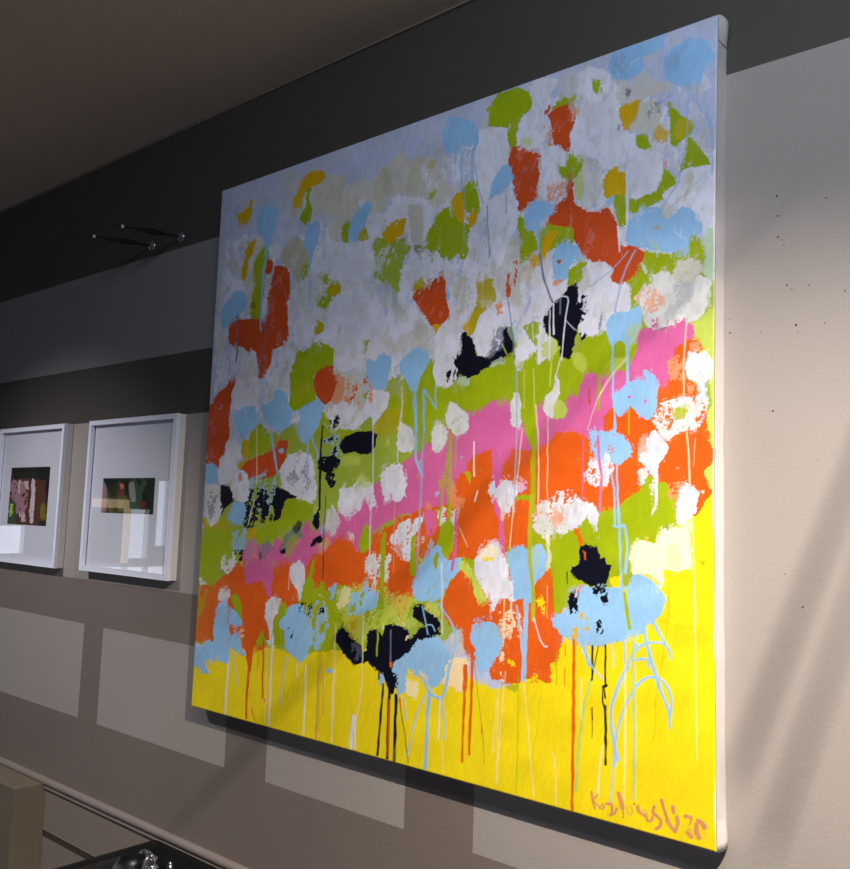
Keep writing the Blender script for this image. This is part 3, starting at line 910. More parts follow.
# ---------------------------------------------------------------- brush painter (writes a colour attribute)
def lat(seed, n=256):
    return np.random.RandomState(seed).rand(n, n)
LAT = [lat(s) for s in range(8)]
def noise(x, y, k=0):
    L = LAT[k % 8]; n = L.shape[0]
    xi = np.floor(x).astype(int); yi = np.floor(y).astype(int); fx = x-xi; fy = y-yi
    fx = fx*fx*(3-2*fx); fy = fy*fy*(3-2*fy)
    a = L[xi % n, yi % n]; b = L[(xi+1) % n, yi % n]; c = L[xi % n, (yi+1) % n]; d = L[(xi+1) % n, (yi+1) % n]
    return (a*(1-fx)+b*fx)*(1-fy) + (c*(1-fx)+d*fx)*fy
PAL = dict(L=(192, 199, 224), W=(228, 227, 238), W2=(222, 221, 218), C=(208, 203, 188), D=(182, 174, 132), D2=(232, 222, 160), N=(110, 118, 138),
    G=(158, 176, 12), g=(196, 210, 90), G2=(175, 180, 40), O2=(190, 172, 16), Y=(240, 215, 22), y=(218, 172, 10), B=(128, 118, 20),
    O=(226, 94, 22), O3=(214, 102, 28), R=(206, 78, 30), P=(218, 102, 160), P2=(196, 130, 160), S=(150, 196, 234), S2=(158, 194, 208), S3=(150, 180, 214), S4=(186, 208, 150),
    K=(14, 14, 30), M=(190, 214, 190), F=(246, 232, 190), Q=(250, 222, 168), Q2=(246, 238, 196), Z=(232, 150, 104), X=(214, 142, 96),
    BLK=(16, 16, 14), DG=(30, 48, 24), MG=(56, 88, 58), BR=(90, 50, 34), DR=(118, 46, 40), PK=(172, 126, 136), LP=(222, 200, 200))
PALL = {k: np.array(srgb(v)) for k, v in PAL.items()}
def spline(p, closed, sub=4):
    p = np.array(p, float); n = len(p)
    if n < 3: return p
    out = []
    rng = range(n) if closed else range(n-1)
    for i in rng:
        if closed: p0, p1, p2, p3 = p[i-1], p[i], p[(i+1) % n], p[(i+2) % n]
        else: p0, p1, p2, p3 = p[max(i-1, 0)], p[i], p[i+1], p[min(i+2, n-1)]
        # centripetal-ish damping keeps corners from looping
        for s in range(sub):
            t = s/sub
            m1 = (p2-p0)*.27; m2 = (p3-p1)*.27
            L = np.linalg.norm(p2-p1)
            for m in (m1, m2):
                l = np.linalg.norm(m)
                if l > L: m *= L/max(l, 1e-6)
            h = (2*t**3-3*t**2+1)*p1 + (t**3-2*t**2+t)*m1 + (-2*t**3+3*t**2)*p2 + (t**3-t**2)*m2
            out.append(h)
    if not closed: out.append(p[-1])
    return np.array(out)
def inside(x, y, P):
    c = np.zeros(x.shape, bool); n = len(P); j = n-1
    for i in range(n):
        xi, yi = P[i]; xj, yj = P[j]
        if yi != yj:
            c ^= ((yi > y) != (yj > y)) & (x < (xj-xi)*(y-yi)/(yj-yi)+xi)
        j = i
    return c
def parse(text):
    jobs = []; ox = oy = 0; k = 1
    for ln in text.strip().splitlines():
        t = ln.split()
        if not t: continue
        if t[0] == 'T': ox, oy, k = float(t[1]), float(t[2]), float(t[3]); continue
        fl = t[1].split(':'); opt = dict(a=1., d=0., r=1.5, w=1.5)
        for f in fl[1:]: opt[f[0]] = float(f[1:])
        pts = [(ox+float(a)/k, oy+float(b)/k) for a, b in (q.split(',') for q in t[2:])]
        jobs.append(('bpql'.index(t[0]), len(jobs), fl[0], opt, pts))
    jobs.sort(key=lambda j: (j[0], j[1]))
    return jobs
def paint(px, py, text, base, dabs=None, streak=1.):
    sh = px.shape; x = px.ravel(); y = py.ravel()
    n1 = (noise(x/9, y/9, 0)-.5)*1.2 + (noise(x/3.6, y/3.6, 1)-.5)*.9 + (noise(x/1.7, y/1.7, 2)-.5)*.9
    nl = (noise(x/9, y/9, 0)-.5)*1.2
    n2 = (noise(x/9, y/9, 3)-.5)*1.2 + (noise(x/3.6, y/3.6, 4)-.5)*.9 + (noise(x/1.7, y/1.7, 5)-.5)*.9
    st = .30*noise((x+.25*y)/2.2, (y-.25*x)/9, 6) + .4*noise((x+.3*y)/5, (y-.3*x)/14, 7) + .30*noise(x/1.6, y/1.6, 2)
    st = .5 + .5*np.tanh((st-st.mean())/st.std()*.85)
    tone = noise(x/22, y/22, 3); fine = noise((x+.2*y)/1.7, (y-.2*x)/7, 1)
    C = np.zeros((x.size, 3)); C[:] = PALL[base]; H = np.zeros(x.size)
    jobs = parse(text)
    if dabs: jobs = [j for j in jobs if j[0] == 0] + dabs + [j for j in jobs if j[0] > 0]
    rs = np.random.RandomState(5)
    for lay, _, cn, o, pts in jobs:
        P = spline(pts, lay != 3)
        col = PALL[cn]
        pad = 8 + o['r'] + o['w']
        lo = P.min(0)-pad; hi = P.max(0)+pad
        ix = np.nonzero((x > lo[0]) & (x < hi[0]) & (y > lo[1]) & (y < hi[1]))[0]
        if not ix.size: continue
        X0 = x[ix]; Y0 = y[ix]
        if lay == 3:
            wx = X0 + nl[ix]*.7; wy = Y0
            d = np.full(ix.size, 1e9)
            for a, b in zip(P, P[1:]):
                e = b-a; L2 = max(e@e, 1e-9)
                t = np.clip(((wx-a[0])*e[0]+(wy-a[1])*e[1])/L2, 0, 1)
                d = np.minimum(d, np.hypot(wx-a[0]-t*e[0], wy-a[1]-t*e[1]))
            w = o['w']*(.72 if cn in ('F', 'W', 'S3') else .92 if cn in ('S', 'O', 'G') else 1)*(.8+.4*noise(X0/7, Y0/7, 4))
            al = np.clip((w/2+.4-d)/.8, 0, 1)*o['a']*min(1, o['w']/.9)*(.75 if cn in ('F', 'S3') else 1)*(.8+.2*np.clip(noise(X0/3, Y0/16, 2)*2, 0, 1))
            hh = .25
        else:
            WX = X0 + n1[ix]*o['r']; WY = Y0 + n2[ix]*o['r']
            m = inside(WX, WY, P).astype(float)
            # bristle marks: the stroke runs out dry at its ends and lets what lies below show near its edge
            size = min(P.max(0)-P.min(0)); th = rs.uniform(-.5, .5); ln_ = min(3.6, size*.16)*rs.uniform(.5, 1.2)*min(1.4, o['r'])*(.4 if cn == 'K' else 1)
            dx, dy = math.sin(th)*ln_, math.cos(th)*ln_
            s_ = st[ix]
            e1 = inside(WX+dx, WY+dy, P); e2 = inside(WX-dx, WY-dy, P)
            e3 = inside(WX+dx*.45, WY+dy*.45, P) & inside(WX-dx*.45, WY-dy*.45, P)
            m = np.maximum(m, np.clip((s_-.80)/.06, 0, 1)*(e1 | e2)*.9)
            m = np.where(~(e1 & e2), m*np.clip((.93-s_)/.06, .35, 1), m)
            m *= 1-.10*np.clip((s_-.82)/.1, 0, 1)*(cn not in ('K', 'Y'))
            if o['d'] > 0:
                m *= np.clip((st[ix]-o['d'])/.08+.5, 0, 1)
            al = m*o['a']*(1 if lay or cn == 'Y' else .95)
            hh = .35 if lay else .1
        v = 1 + (tone[ix]-.5)*.16*streak + (fine[ix]-.5)*.10*streak + (rs.rand()-.5)*.04
        c2 = col[None, :]*v[:, None]
        if lay != 3 and cn in ('W', 'W2', 'C', 'L'):     # the whites are loaded unevenly with cream and grey
            q1 = (np.clip((noise(X0/6, Y0/11, 5)-.52)*2.2, 0, .36)*(.5+.5*st[ix]))[:, None]; q2 = (np.clip((noise(X0/4, Y0/8, 0)-.62)*1.6, 0, .2)*st[ix])[:, None]
            c2 = c2*(1-q1)+PALL['C']*.92*q1; c2 = c2*(1-q2)+PALL['N']*1.6*q2
        C[ix] = C[ix]*(1-al)[:, None] + c2*al[:, None]
        H[ix] = H[ix]*(1-al*.5) + hh*al
    H += (fine-.5)*.12 + (st-.5)*.1
    return np.clip(C, 0, 1), H, sh
def grid_object(name, x0, x1, y0, y1, z, nx, ny, text, base, material, parent, dabs=None, relief=.0005, rim=False):
    xs = np.linspace(x0, x1, nx); ys = np.linspace(y0, y1, ny)
    GX, GY = np.meshgrid(xs, ys)
    PX, PY = project(GX, GY, z)
    C, H, sh = paint(PX, PY, text, base, dabs)
    x = GX.ravel(); y = GY.ravel()
    if rim:      # unpainted primed border along the right edge, canvas texture at the others
        e = np.minimum(np.minimum(x-x0, y-y0), y1-y)
        er = (x1-x) + (noise(x*3, y*14, 2)-.5)*.006
        wmask = np.clip((.0005-er)/.0012, 0, 1)[:, None]
        C = C*(1-wmask) + np.array(srgb((236, 226, 222)))*wmask
    dz = H*relief
    if rim:
        ed = np.minimum(np.minimum(x-x0, x1-x), np.minimum(y-y0, y1-y))
        dz = dz - .002*np.clip(1-ed/.003, 0, 1)**2
    co_ = np.empty((x.size, 3)); co_[:, 0] = (x - BOW*(x/CW)**6*4*(y/CH)*(1-y/CH)) if rim else x; co_[:, 1] = -(z+dz); co_[:, 2] = y+FLOOR
    me = bpy.data.meshes.new(name)
    nv = x.size; nf = (nx-1)*(ny-1)
    me.vertices.add(nv); me.vertices.foreach_set('co', co_.ravel())
    i = (np.arange(ny-1)[:, None]*nx + np.arange(nx-1)[None, :]).ravel()
    q = np.stack([i, i+1, i+nx+1, i+nx], 1).ravel()
    me.loops.add(nf*4); me.loops.foreach_set('vertex_index', q.astype(np.int32))
    me.polygons.add(nf); me.polygons.foreach_set('loop_start', np.arange(0, nf*4, 4, dtype=np.int32))
    me.update(calc_edges=True)
    me.polygons.foreach_set('use_smooth', np.ones(nf, bool))
    at = me.color_attributes.new('paint', 'FLOAT_COLOR', 'POINT')
    at.data.foreach_set('color', np.concatenate([C, np.ones((nv, 1))], 1).ravel())
    me.materials.append(material)
    o = bpy.data.objects.new(name, me); COL.objects.link(o)
    if parent is not None:
        o.parent = parent; o.matrix_parent_inverse = Matrix.Translation(-parent_world(parent))
    return o

# ================================================================ THE ROOM
XL, XR, ZF = -3.6, 4.6, 4.2
CEIL_Y = 1.788
# back wall, cut into its painted rectangles; material index: 0 light 1 grey 2 taupe 3 dark taupe 4 lower wall
def wall_colour(x, y):
    if y < -.40: return 4
    if x > .966: return 0 if -.155 < y < 1.40 else (3 if y > 0 else 2)
    if 1.04 < y < 1.385: return 1 if x < .9 else 3
    if .302 < y < .843 and x < .1: return 0
    if -.155 < y < .154:
        for a, b in ((-2.75, -2.2), (-2.06, -1.50), (-1.375, -.695), (-.572, .106), (.282, .770)):
            if a < x < b: return 0
        return 2
    return 3 if y > .35 else 2
bm = bmesh.new()
gx = [XL, -2.75, -2.2, -2.06, -1.50, -1.375, -.695, -.572, .1, .106, .282, .770, .9, .966, 1.6, 2.4, XR]
gy = [-FLOOR, -.40, -.155, .154, .302, .35, .843, 1.04, 1.385, 1.40, CEIL_Y]
vt = {(i, j): bm.verts.new(V(x, y, -WALLY)) for i, x in enumerate(gx) for j, y in enumerate(gy)}
for i in range(len(gx)-1):
    for j in range(len(gy)-1):
        f = bm.faces.new((vt[i, j], vt[i+1, j], vt[i+1, j+1], vt[i, j+1]))
        f.material_index = wall_colour((gx[i]+gx[i+1])/2, (gy[j]+gy[j+1])/2)
# nail holes and scuffs, sunk into the same surface
HOLES = [(777, 196, .0022), (778, 216, .002), (778, 237, .002), (784, 245, .0014), (783, 205, .0012), (781, 240, .001), (792, 246, .001), (826, 198, .0016),
         (787, 285, .0018), (792, 289, .0014), (809, 285, .0014), (845, 291, .0016), (796, 325, .0024), (798, 332, .0012), (825, 323, .0014), (730, 319, .0014),
         (730, 333, .002), (761, 332, .0012), (773, 411, .002), (818, 460, .001), (785, 574, .0012), (803, 607, .002), (820, 581, .001), (47, 353, .004), (46, 358, .003),
         (68, 292, .003), (102, 296, .0022), (191, 434, .0025), (203, 441, .002), (106, 820, .003), (320, 129, .0022)]
def unproject(px, py, z=-WALLY):
    d = ((px-425)/F_PX)*RC[0] + ((py-434.5)/F_PX)*RC[1] + RC[2]
    t = (z-CAMC[2])/d[2]; p = CAMC+t*d
    return p[0], p[1]
for px, py, r in HOLES:
    hx, hy = unproject(px, py)
    vs = [bm.verts.new(V(hx+r*.8*math.cos(a), hy+r*.8*math.sin(a), -WALLY+.0006)) for a in [k*math.pi/5 for k in range(10)]]
    f = bm.faces.new(vs); f.material_index = 5
w = link('wall_back', bm, [WL, WG, WT, WD, LOW, HOLE], kind='structure')
bm = bmesh.new(); box(bm, XL, XR, CEIL_Y, CEIL_Y+.1, -WALLY-.15, ZF); link('ceiling', bm, CEIL, kind='structure')
bm = bmesh.new(); box(bm, XL-.1, XR, -FLOOR-.1, -FLOOR, -WALLY-.15, ZF); link('floor', bm, FLOORM, kind='structure')
# thin sealant line where wall meets ceiling
bm = bmesh.new(); box(bm, XL, XR, CEIL_Y-.008, CEIL_Y, -WALLY, -WALLY+.007, .002); link('trim_1', bm, mat('ceiling_bead_paint', (120, 108, 96), .7), kind='structure')
# rounded rail along the wall with a bead under it
bm = bmesh.new()
prof = [(-WALLY, -.386), (-WALLY+.006, -.386), (-WALLY+.012, -.390), (-WALLY+.015, -.397), (-WALLY+.014, -.404), (-WALLY+.009, -.408), (-WALLY+.008, -.413), (-WALLY+.011, -.417), (-WALLY+.009, -.421), (-WALLY, -.422)]
ra = [bm.verts.new(V(XL, y, z)) for z, y in prof]; rb = [bm.verts.new(V(XR, y, z)) for z, y in prof]
for k in range(len(prof)-1): bm.faces.new((ra[k], rb[k], rb[k+1], ra[k+1]))
link('trim_2', bm, RAIL, kind='structure', smooth=True)
# wall boards below the rail with a dark recessed gap
bm = bmesh.new()
box(bm, -.868, XR, -.556, -.4215, -WALLY, -WALLY+.003, .001, 0)
box(bm, -.868, XR, -1.24, -.580, -WALLY, -WALLY+.003, .001, 0)
box(bm, -.868, XR, -.582, -.554, -WALLY, -WALLY+.001, 0, 1)
link('trim_3', bm, [LOW, GAP], kind='structure')
# boxed-out ledge in the corner
bm = bmesh.new(); box(bm, XL, -.870, -FLOOR, -.405, -WALLY, .066, .0015)
link('trim_4', bm, BOXM, kind='structure')

# left end wall of the room with small windows, shaped and placed for their reflections in the picture glass
PANES = [(1.895, 2.06, .19, .56), (2.11, 2.22, .28, .78), (1.70, 2.24, .03, .145), (.70, 1.15, .23, .425)]
zs = sorted({-WALLY-.15, ZF} | {v for p in PANES for v in p[:2]}); ys = sorted({-FLOOR, CEIL_Y} | {v for p in PANES for v in p[2:]})
bm = bmesh.new()
for z0, z1 in zip(zs, zs[1:]):
    for y0, y1 in zip(ys, ys[1:]):
        zc, yc = (z0+z1)/2, (y0+y1)/2
        if not any(p[0] < zc < p[1] and p[2] < yc < p[3] for p in PANES): box(bm, XL-.1, XL, y0, y1, z0, z1)
link('wall_left', bm, WEND, kind='structure')
DAY = emit('frosted_daylight_pane', (226, 232, 246), 3.4)
for k, (z0, z1, y0, y1) in enumerate(PANES):
    win = bpy.data.objects.new('window_%d' % (k+1), None); COL.objects.link(win); win.location = V(XL, y0, (z0+z1)/2); win['kind'] = 'structure'
    bm = bmesh.new()
    for a in ((z0, z0+.008, y0, y1), (z1-.008, z1, y0, y1), (z0, z1, y0, y0+.008), (z0, z1, y1-.008, y1)): box(bm, XL-.06, XL-.005, a[2], a[3], a[0], a[1])
    if k == 2:
        for q in (1.88, 2.05): box(bm, XL-.06, XL-.005, y0, y1, q, q+.02)
    link('window_frame', bm, ALU, win)
    bm = bmesh.new(); box(bm, XL-.09, XL-.08, y0, y1, z0, z1); link('pane', bm, DAY, win)
bm = bmesh.new(); box(bm, XL, XL+.02, .56, .615, 1.56, 1.87, .002); box(bm, XL, XL+.02, .17, .56, 1.845, 1.888, .002)  # glowing bars added for a warm reflection in the picture glass
link('reflection_bars', bm, emit('warm_reflection_glow', (250, 226, 180), 2.2), kind='structure')

# ================================================================ THE CANVAS
cv = empty('canvas_painting', V(CW/2, 0, -WALLY), 'large square abstract painting on unframed canvas with yellow along its bottom', 'painting')
rsd = np.random.RandomState(11)
dabs = []
def inpoly(px_, py_, P): return bool(inside(np.array([px_]), np.array([py_]), np.array(P, float))[0])
upper = [(225, 225), (330, 185), (470, 135), (600, 75), (700, 60), (715, 250), (640, 320), (520, 300), (440, 400), (340, 430), (240, 400), (215, 330)]
while len(dabs) < 330:
    a, b = rsd.uniform(205, 720), rsd.uniform(50, 440)
    if not inpoly(a, b, upper): continue
    s = rsd.uniform(4, 13)*(.7+.6*(a-200)/520); th = rsd.uniform(-.9, .3)+math.pi/2; el = rsd.uniform(.35, .8)
    pts = [(a + s*math.cos(t)*math.cos(th) - s*el*math.sin(t)*math.sin(th), b + s*math.cos(t)*math.sin(th)+s*el*math.sin(t)*math.cos(th)) for t in np.linspace(0, 2*math.pi, 8)[:-1]]
    cn = rsd.choice(['W', 'W', 'W2', 'C', 'C', 'L', 'D', 'W', 'N'])
    dabs.append((1, 0, cn, dict(a={'D': .35, 'N': .12, 'C': .5}.get(cn, .65), d=rsd.choice([0, .2, .4]), r=2.5, w=1), pts))
# little dabs of mixed paint through the colour band
band = [(205, 470), (300, 470), (440, 420), (520, 560), (700, 440), (690, 500), (560, 570), (430, 640), (330, 650), (215, 640)]
nb = 0
while nb < 110:
    a, b = rsd.uniform(195, 715), rsd.uniform(380, 680)
    if not inpoly(a, b, band): continue
    s = rsd.uniform(2, 6); pts = [(a+s*math.cos(t)*rsd.uniform(.6, 1.2), b+s*1.3*math.sin(t)*rsd.uniform(.6, 1.2)) for t in np.linspace(0, 2*math.pi, 8)[:-1]]
    dabs.append((1, 0, rsd.choice(['g', 'W2', 'O', 'Z', 'F', 'O2', 'S2']), dict(a=.7, d=rsd.choice([.3, .5, .6]), r=2.5, w=1), pts)); nb += 1
PAINTM = painted('acrylic_paint')
grid_object('painted_front', 0, CW, 0, CH, 0.0, 1060, 1060, PAINT, 'L', PAINTM, cv, dabs=dabs, relief=.0011, rim=True)
# wrapped sides of the cloth: slightly waved, with a fold at every corner
bm = bmesh.new()
def side(pts_front, outward, n=60):
    a, b = pts_front; ox, oy = outward; rows = []
    for i in range(n+1):
        t = i/n; x = a[0]+(b[0]-a[0])*t; y = a[1]+(b[1]-a[1])*t; row = []
        e = min(t, 1-t); bul = .0035*math.exp(-(e/.018)**2) + .0005*math.sin(t*37)+.0004*math.sin(t*91)
        for k, (zz, m) in enumerate(((-.0035, 0.), (-.010, .35), (-.024, .8), (-.036, 1.), (-.0448, .9))):
            row.append(bm.verts.new(V(bow(x, y)+ox*bul*m, y+oy*bul*m, zz)))
        rows.append(row)
    for r0, r1 in zip(rows, rows[1:]):
        for k in range(4): bm.faces.new((r0[k], r1[k], r1[k+1], r0[k+1]))
side(((CW, 0), (CW, CH)), (1, 0)); side(((0, CH), (0, 0)), (-1, 0)); side(((CW, CH), (0, CH)), (0, 1)); side(((0, 0), (CW, 0)), (0, -1))
bm.faces.new([bm.verts.new(V(*p)) for p in ((.004, .004, -.0446), (CW-.009, .004, -.0446), (CW-.009, CH-.004, -.0446), (.004, CH-.004, -.0446))])
link('canvas_side', bm, CLOTH, cv, smooth=True)
# folded cloth ears at the two right-hand corners
for yy, sgn in ((CH, 1), (0., -1)):
    bm = bmesh.new()
    pr = [(.0, -.002), (.0015, -.009), (.0048, -.020), (.006, -.031), (.0045, -.040), (.0, -.0435)]
    rows = []
    for j, f_ in enumerate(((1., .98, .85, .5, .08))):
        y = yy - sgn*.012*j
        rows.append([bm.verts.new(V(CW+dx*f_+.0006-.0004*j/4, y+sgn*.0025*math.sin(k*1.1)*(j == 0), zz)) for k, (dx, zz) in enumerate(pr)])
    top = [bm.verts.new(V(CW-.012, yy+sgn*.0018, zz)) for dx, zz in pr]
    rows.insert(0, top)
    for a, b in zip(rows, rows[1:]):
        for k in range(len(pr)-1): bm.faces.new((a[k], a[k+1], b[k+1], b[k]))
    link('corner_fold', bm, CLOTH, cv, smooth=True)

# ================================================================ FRAMED PRINTS
def framed(x0, x1, y0, y1, label, art, art_rect, base, yaw=0.):
    FZ = -.0105
    fr_ = empty('framed_print', V((x0+x1)/2, y0, -WALLY), label, 'picture frame', 'white framed prints on the wall')
    bw = .0155
    bm = bmesh.new()
    fw = [(x0, x1, y0, y0+bw), (x0, x1, y1-bw, y1), (x0, x0+bw, y0+bw, y1-bw), (x1-bw, x1, y0+bw, y1-bw)]
    for a in fw: box(bm, *a, FZ-.012, FZ, .0008)
    link('frame_front', bm, FRAMEW, fr_)
    bm = bmesh.new()
    t = .004
    for a in ((x0, x1, y0, y0+t), (x0, x1, y1-t, y1), (x0, x0+t, y0+t, y1-t), (x1-t, x1, y0+t, y1-t)): box(bm, *a, -WALLY+.001, FZ-.0125)
    link('frame_side', bm, FRAMES, fr_)
    bm = bmesh.new(); box(bm, x0+bw-.002, x1-bw+.002, y0+bw-.002, y1-bw+.002, -.033, -.026); link('mat_board', bm, MATB, fr_)
    a0, a1, b0, b1 = art_rect
    grid_object('print', a0, a1, b0, b1, -.0255, 150, 110, art, base, painted('print_ink', .6), fr_, relief=0.)
    bm = bmesh.new()
    vs = [bm.verts.new(V(*p, -.0215)) for p in ((x0+bw-.001, y0+bw-.001), (x1-bw+.001, y0+bw-.001), (x1-bw+.001, y1-bw+.001), (x0+bw-.001, y1-bw+.001))]
    bm.faces.new(vs); link('glass_pane', bm, glass, fr_)
    return fr_
def rect_of(corners, z=-.0255):
    p = [unproject(a, b, z) for a, b in corners]
    return ((p[0][0]+p[3][0])/2, (p[1][0]+p[2][0])/2, (p[2][1]+p[3][1])/2, (p[0][1]+p[1][1])/2)
ART1 = '''T 0 410 4.822
b BR 30,330 250,330 250,560 30,560
b BLK 30,260 250,260 250,335 200,345 120,330 60,345 30,345
p DG:a.8:r3 90,320 150,290 200,330
p PK:r2:d.1 52,350 100,340 130,360 125,500 100,520 60,460
p PK:d.3:r2 60,380 130,400 120,450 70,440
p MG:r2 40,440 60,430 80,470 75,550 38,550
p g:d.5:r2 40,460 60,450 60,500 40,510
q LP:r1.5 155,335 172,335 168,450 158,545 140,545 145,430
q LP:r1.5:a.8 118,345 135,350 140,390 120,370
q LP:r1.5:a.7 88,345 98,345 100,400 92,400
q BR:r2:a.9 175,340 215,345 205,450 170,500
q DR:d.5:r2 205,380 220,380 222,440 205,430
q BLK:r1.5 222,340 245,335 232,450 220,450
q B:r1.5 195,460 215,450 222,510 210,540 195,530
q BLK:r1.5:a.8 190,540 230,520 230,560 180,560
q BLK:d.4:r2 95,470 110,500 105,550 85,550
q LP:d.4:r2 95,490 125,500 120,540 100,540'''
ART2 = '''T 70 400 4.347
b DG 130,330 380,330 380,500 130,500
q MG:r2 258,350 340,345 320,420 300,470 270,480 258,420
p PK:r1.5 140,360 160,370 160,430 150,490 132,490
p BLK:r2 150,340 210,340 205,360 160,380
q B:a.5:d.3:r2 165,400 240,380 240,480 170,490
q BLK:d.4:r2 170,380 210,400 210,480 180,460
q DR:r1.5 212,360 235,360 240,390 230,420 212,410
q Z:a.7:r1 218,365 232,365 232,385 220,385
q BLK:r1 236,350 256,345 250,420 242,420
q LP:a.4:r2 258,360 280,360 285,440 262,440
q B:d.6:r2 330,360 360,350 360,470 330,450
q BLK:d.4:r2 320,380 365,360 360,490 320,470
q DR:a.8:r1.5 305,440 325,440 325,490 305,490
q BLK:d.5:r2 290,345 365,340 365,360 300,370'''
r1 = rect_of(((11.8, 468), (50.3, 466.3), (46, 526), (7.2, 524)))
r2 = rect_of(((103.3, 478.2), (155.3, 477.8), (153, 513.9), (101, 513.2)))
framed(-1.380, -.868, .331, .842, 'white framed print of a dark tall picture streaked pink, left of the other frame', ART1, r1, 'BR')
framed(-.695, -.175, .336, .842, 'white framed print of a small wide dark green picture, beside the big painting', ART2, r2, 'DG')

# ================================================================ WALL SPINDLES
def spindle(x, y, label):
    o = V(x, y, -WALLY); ax = V(0, 0.004, 1)-V(0, 0, 0)
    ax = (V(0, -.12, 1) - V(0, 0, 0))
    ax = Vector((0, -1, -.12)).normalized()
    e = empty('wall_spindle', o, label, 'wall hook', 'dark wall spindles high on the left')
    bm = bmesh.new(); lathe(bm, o, Vector((0, -1, 0)), [(0, .020), (.004, .020), (.008, .017), (.012, .010), (.016, .006)], 24); link('wall_base', bm, STEEL, e, smooth=True)
    bm = bmesh.new()
    lathe(bm, o, ax, [(d_*1.22, r_) for d_, r_ in [(.010, .005), (.018, .003), (.022, .006), (.027, .003), (.032, .0055), (.038, .003), (.046, .0042), (.06, .0075), (.08, .0100), (.10, .0092), (.125, .006), (.145, .0032), (.160, .0022), (.168, .0020), (.19, .002), (.195, .0045), (.20, .002), (.225, .0008)]], 14)
    link('spindle_rod', bm, DKMET, e, smooth=True)
    bm = bmesh.new(); bmesh.ops.create_uvsphere(bm, u_segments=14, v_segments=10, radius=.0052, matrix=Matrix.Translation(o+ax*.21)); link('bead', bm, BEAD, e, smooth=True)
sx, sy = unproject(153, 246); spindle(sx, sy, 'dark pointed wall spindle with a pale bead, farther from the big painting')
sx, sy = unproject(182, 237); spindle(sx, sy, 'dark pointed wall spindle with a pale bead, nearer the big painting')

# ================================================================ WASH BASIN
bs = empty('wash_basin', V(.1, -FLOOR, .2), 'glossy black wash basin with a chrome tap against the wall below the rail', 'basin')
bm = bmesh.new()
BY = -.414
def loop(x0, x1, z0, z1, y, r, n=6, bow=0.):
    pts = []
    for cx, cz, a0 in ((x1-r, z0+r, -90), (x1-r, z1-r, 0), (x0+r, z1-r, 90), (x0+r, z0+r, 180)):
        for k in range(n+1):
            a = math.radians(a0+90*k/n); pts.append((cx+r*math.cos(a), cz+r*math.sin(a)))
    out = []
    for x, z in pts:
        if x < (x0+x1)/2: x -= bow*math.sin(math.pi*min(1, max(0, (z-z0)/(z1-z0))))
        out.append(bm.verts.new(V(x, y, z)))
    return out
zb = -WALLY+.007
rings = [loop(-.10, .34, zb+.06, .36, -.66, .1), loop(-.17, .40, zb, .46, -.50, .03, bow=.03), loop(-.182, .425, zb, .50, BY-.012, .012, bow=.045), loop(-.182, .425, zb, .50, BY-.003, .012, bow=.045), loop(-.176, .419, zb+.006, .494, BY, .012, bow=.045),
         loop(-.162, .405, zb+.014, .480, BY, .012, bow=.042), loop(-.158, .401, zb+.018, .476, BY-.006, .012, bow=.042), loop(-.150, .380, zb+.10, .45, BY-.010, .03, bow=.04), loop(-.14, .37, zb+.11, .44, BY-.03, .05, bow=.04), loop(-.08, .31, .10, .38, BY-.16, .10), loop(0, .22, .16, .30, BY-.19, .06)]
for a, b in zip(rings, rings[1:]):
    n = len(a)
    for k in range(n): bm.faces.new((a[k], a[(k+1) % n], b[(k+1) % n], b[k]))
bm.faces.new(rings[0]); bm.faces.new(rings[-1])
link('basin_bowl', bm, BLACK, bs, smooth=True)
bm = bmesh.new(); box(bm, -.03, .27, -FLOOR, -.62, zb+.02, .30, .01); link('pedestal', bm, BLACK, bs)
fx, fz = -.125, .026
tp = empty('mixer_tap', V(fx, BY, fz), 'small chrome mixer tap with a lever and hose on the black basin', 'tap')
def at_y(px, py, y):
    d = ((px-425)/F_PX)*RC[0] + ((py-434.5)/F_PX)*RC[1] + RC[2]
    t = (y-CAMC[1])/d[1]; p = CAMC+t*d
    return p
P0 = at_y(152, 866, BY)
fx, fz = P0[0], P0[2]
if True:
    bm = bmesh.new(); lathe(bm, V(fx, BY-.006, fz), Vector((0, 0, 1)), [(0, .019), (.005, .019), (.007, .013), (.018, .012), (.023, .015), (.029, .013), (.033, .005)], 20); link('tap_body', bm, CHROME, tp, smooth=True)
bm = bmesh.new()
tube(bm, [V(fx+.004, BY+.024, fz), V(fx-.010, BY+.029, fz+.005), V(fx-.030, BY+.031, fz+.008), V(fx-.045, BY+.028, fz+.010)], [.006, .008, .007, .004]); link('lever', bm, CHROME, tp, smooth=True)
bm = bmesh.new()
import itertools
ring = [V(fx+.006+.012*math.cos(a), BY+.026+.012*math.sin(a), fz+.014) for a in [k*2*math.pi/16 for k in range(17)]]
tube(bm, ring, .0035, 8); link('hose_ring', bm, CHROME, tp, smooth=True)
bm = bmesh.new(); tube(bm, [V(fx+.002, BY+.032, fz+.010), V(fx, BY+.020, fz+.021), V(fx, BY-.004, fz+.026), V(fx-.001, BY-.030, fz+.028), V(fx-.002, BY-.07, fz+.030)], .005); link('hose', bm, HOSE, tp, smooth=True)
Q = at_y(170, 866, BY)
bm = bmesh.new(); lathe(bm, V(Q[0], BY-.006, Q[2]), Vector((0, 0, 1)), [(0, .009), (.004, .009), (.006, .006), (.014, .006), (.016, .004)], 14); link('side_valve', bm, CHROME, tp, smooth=True)
tp.parent = None

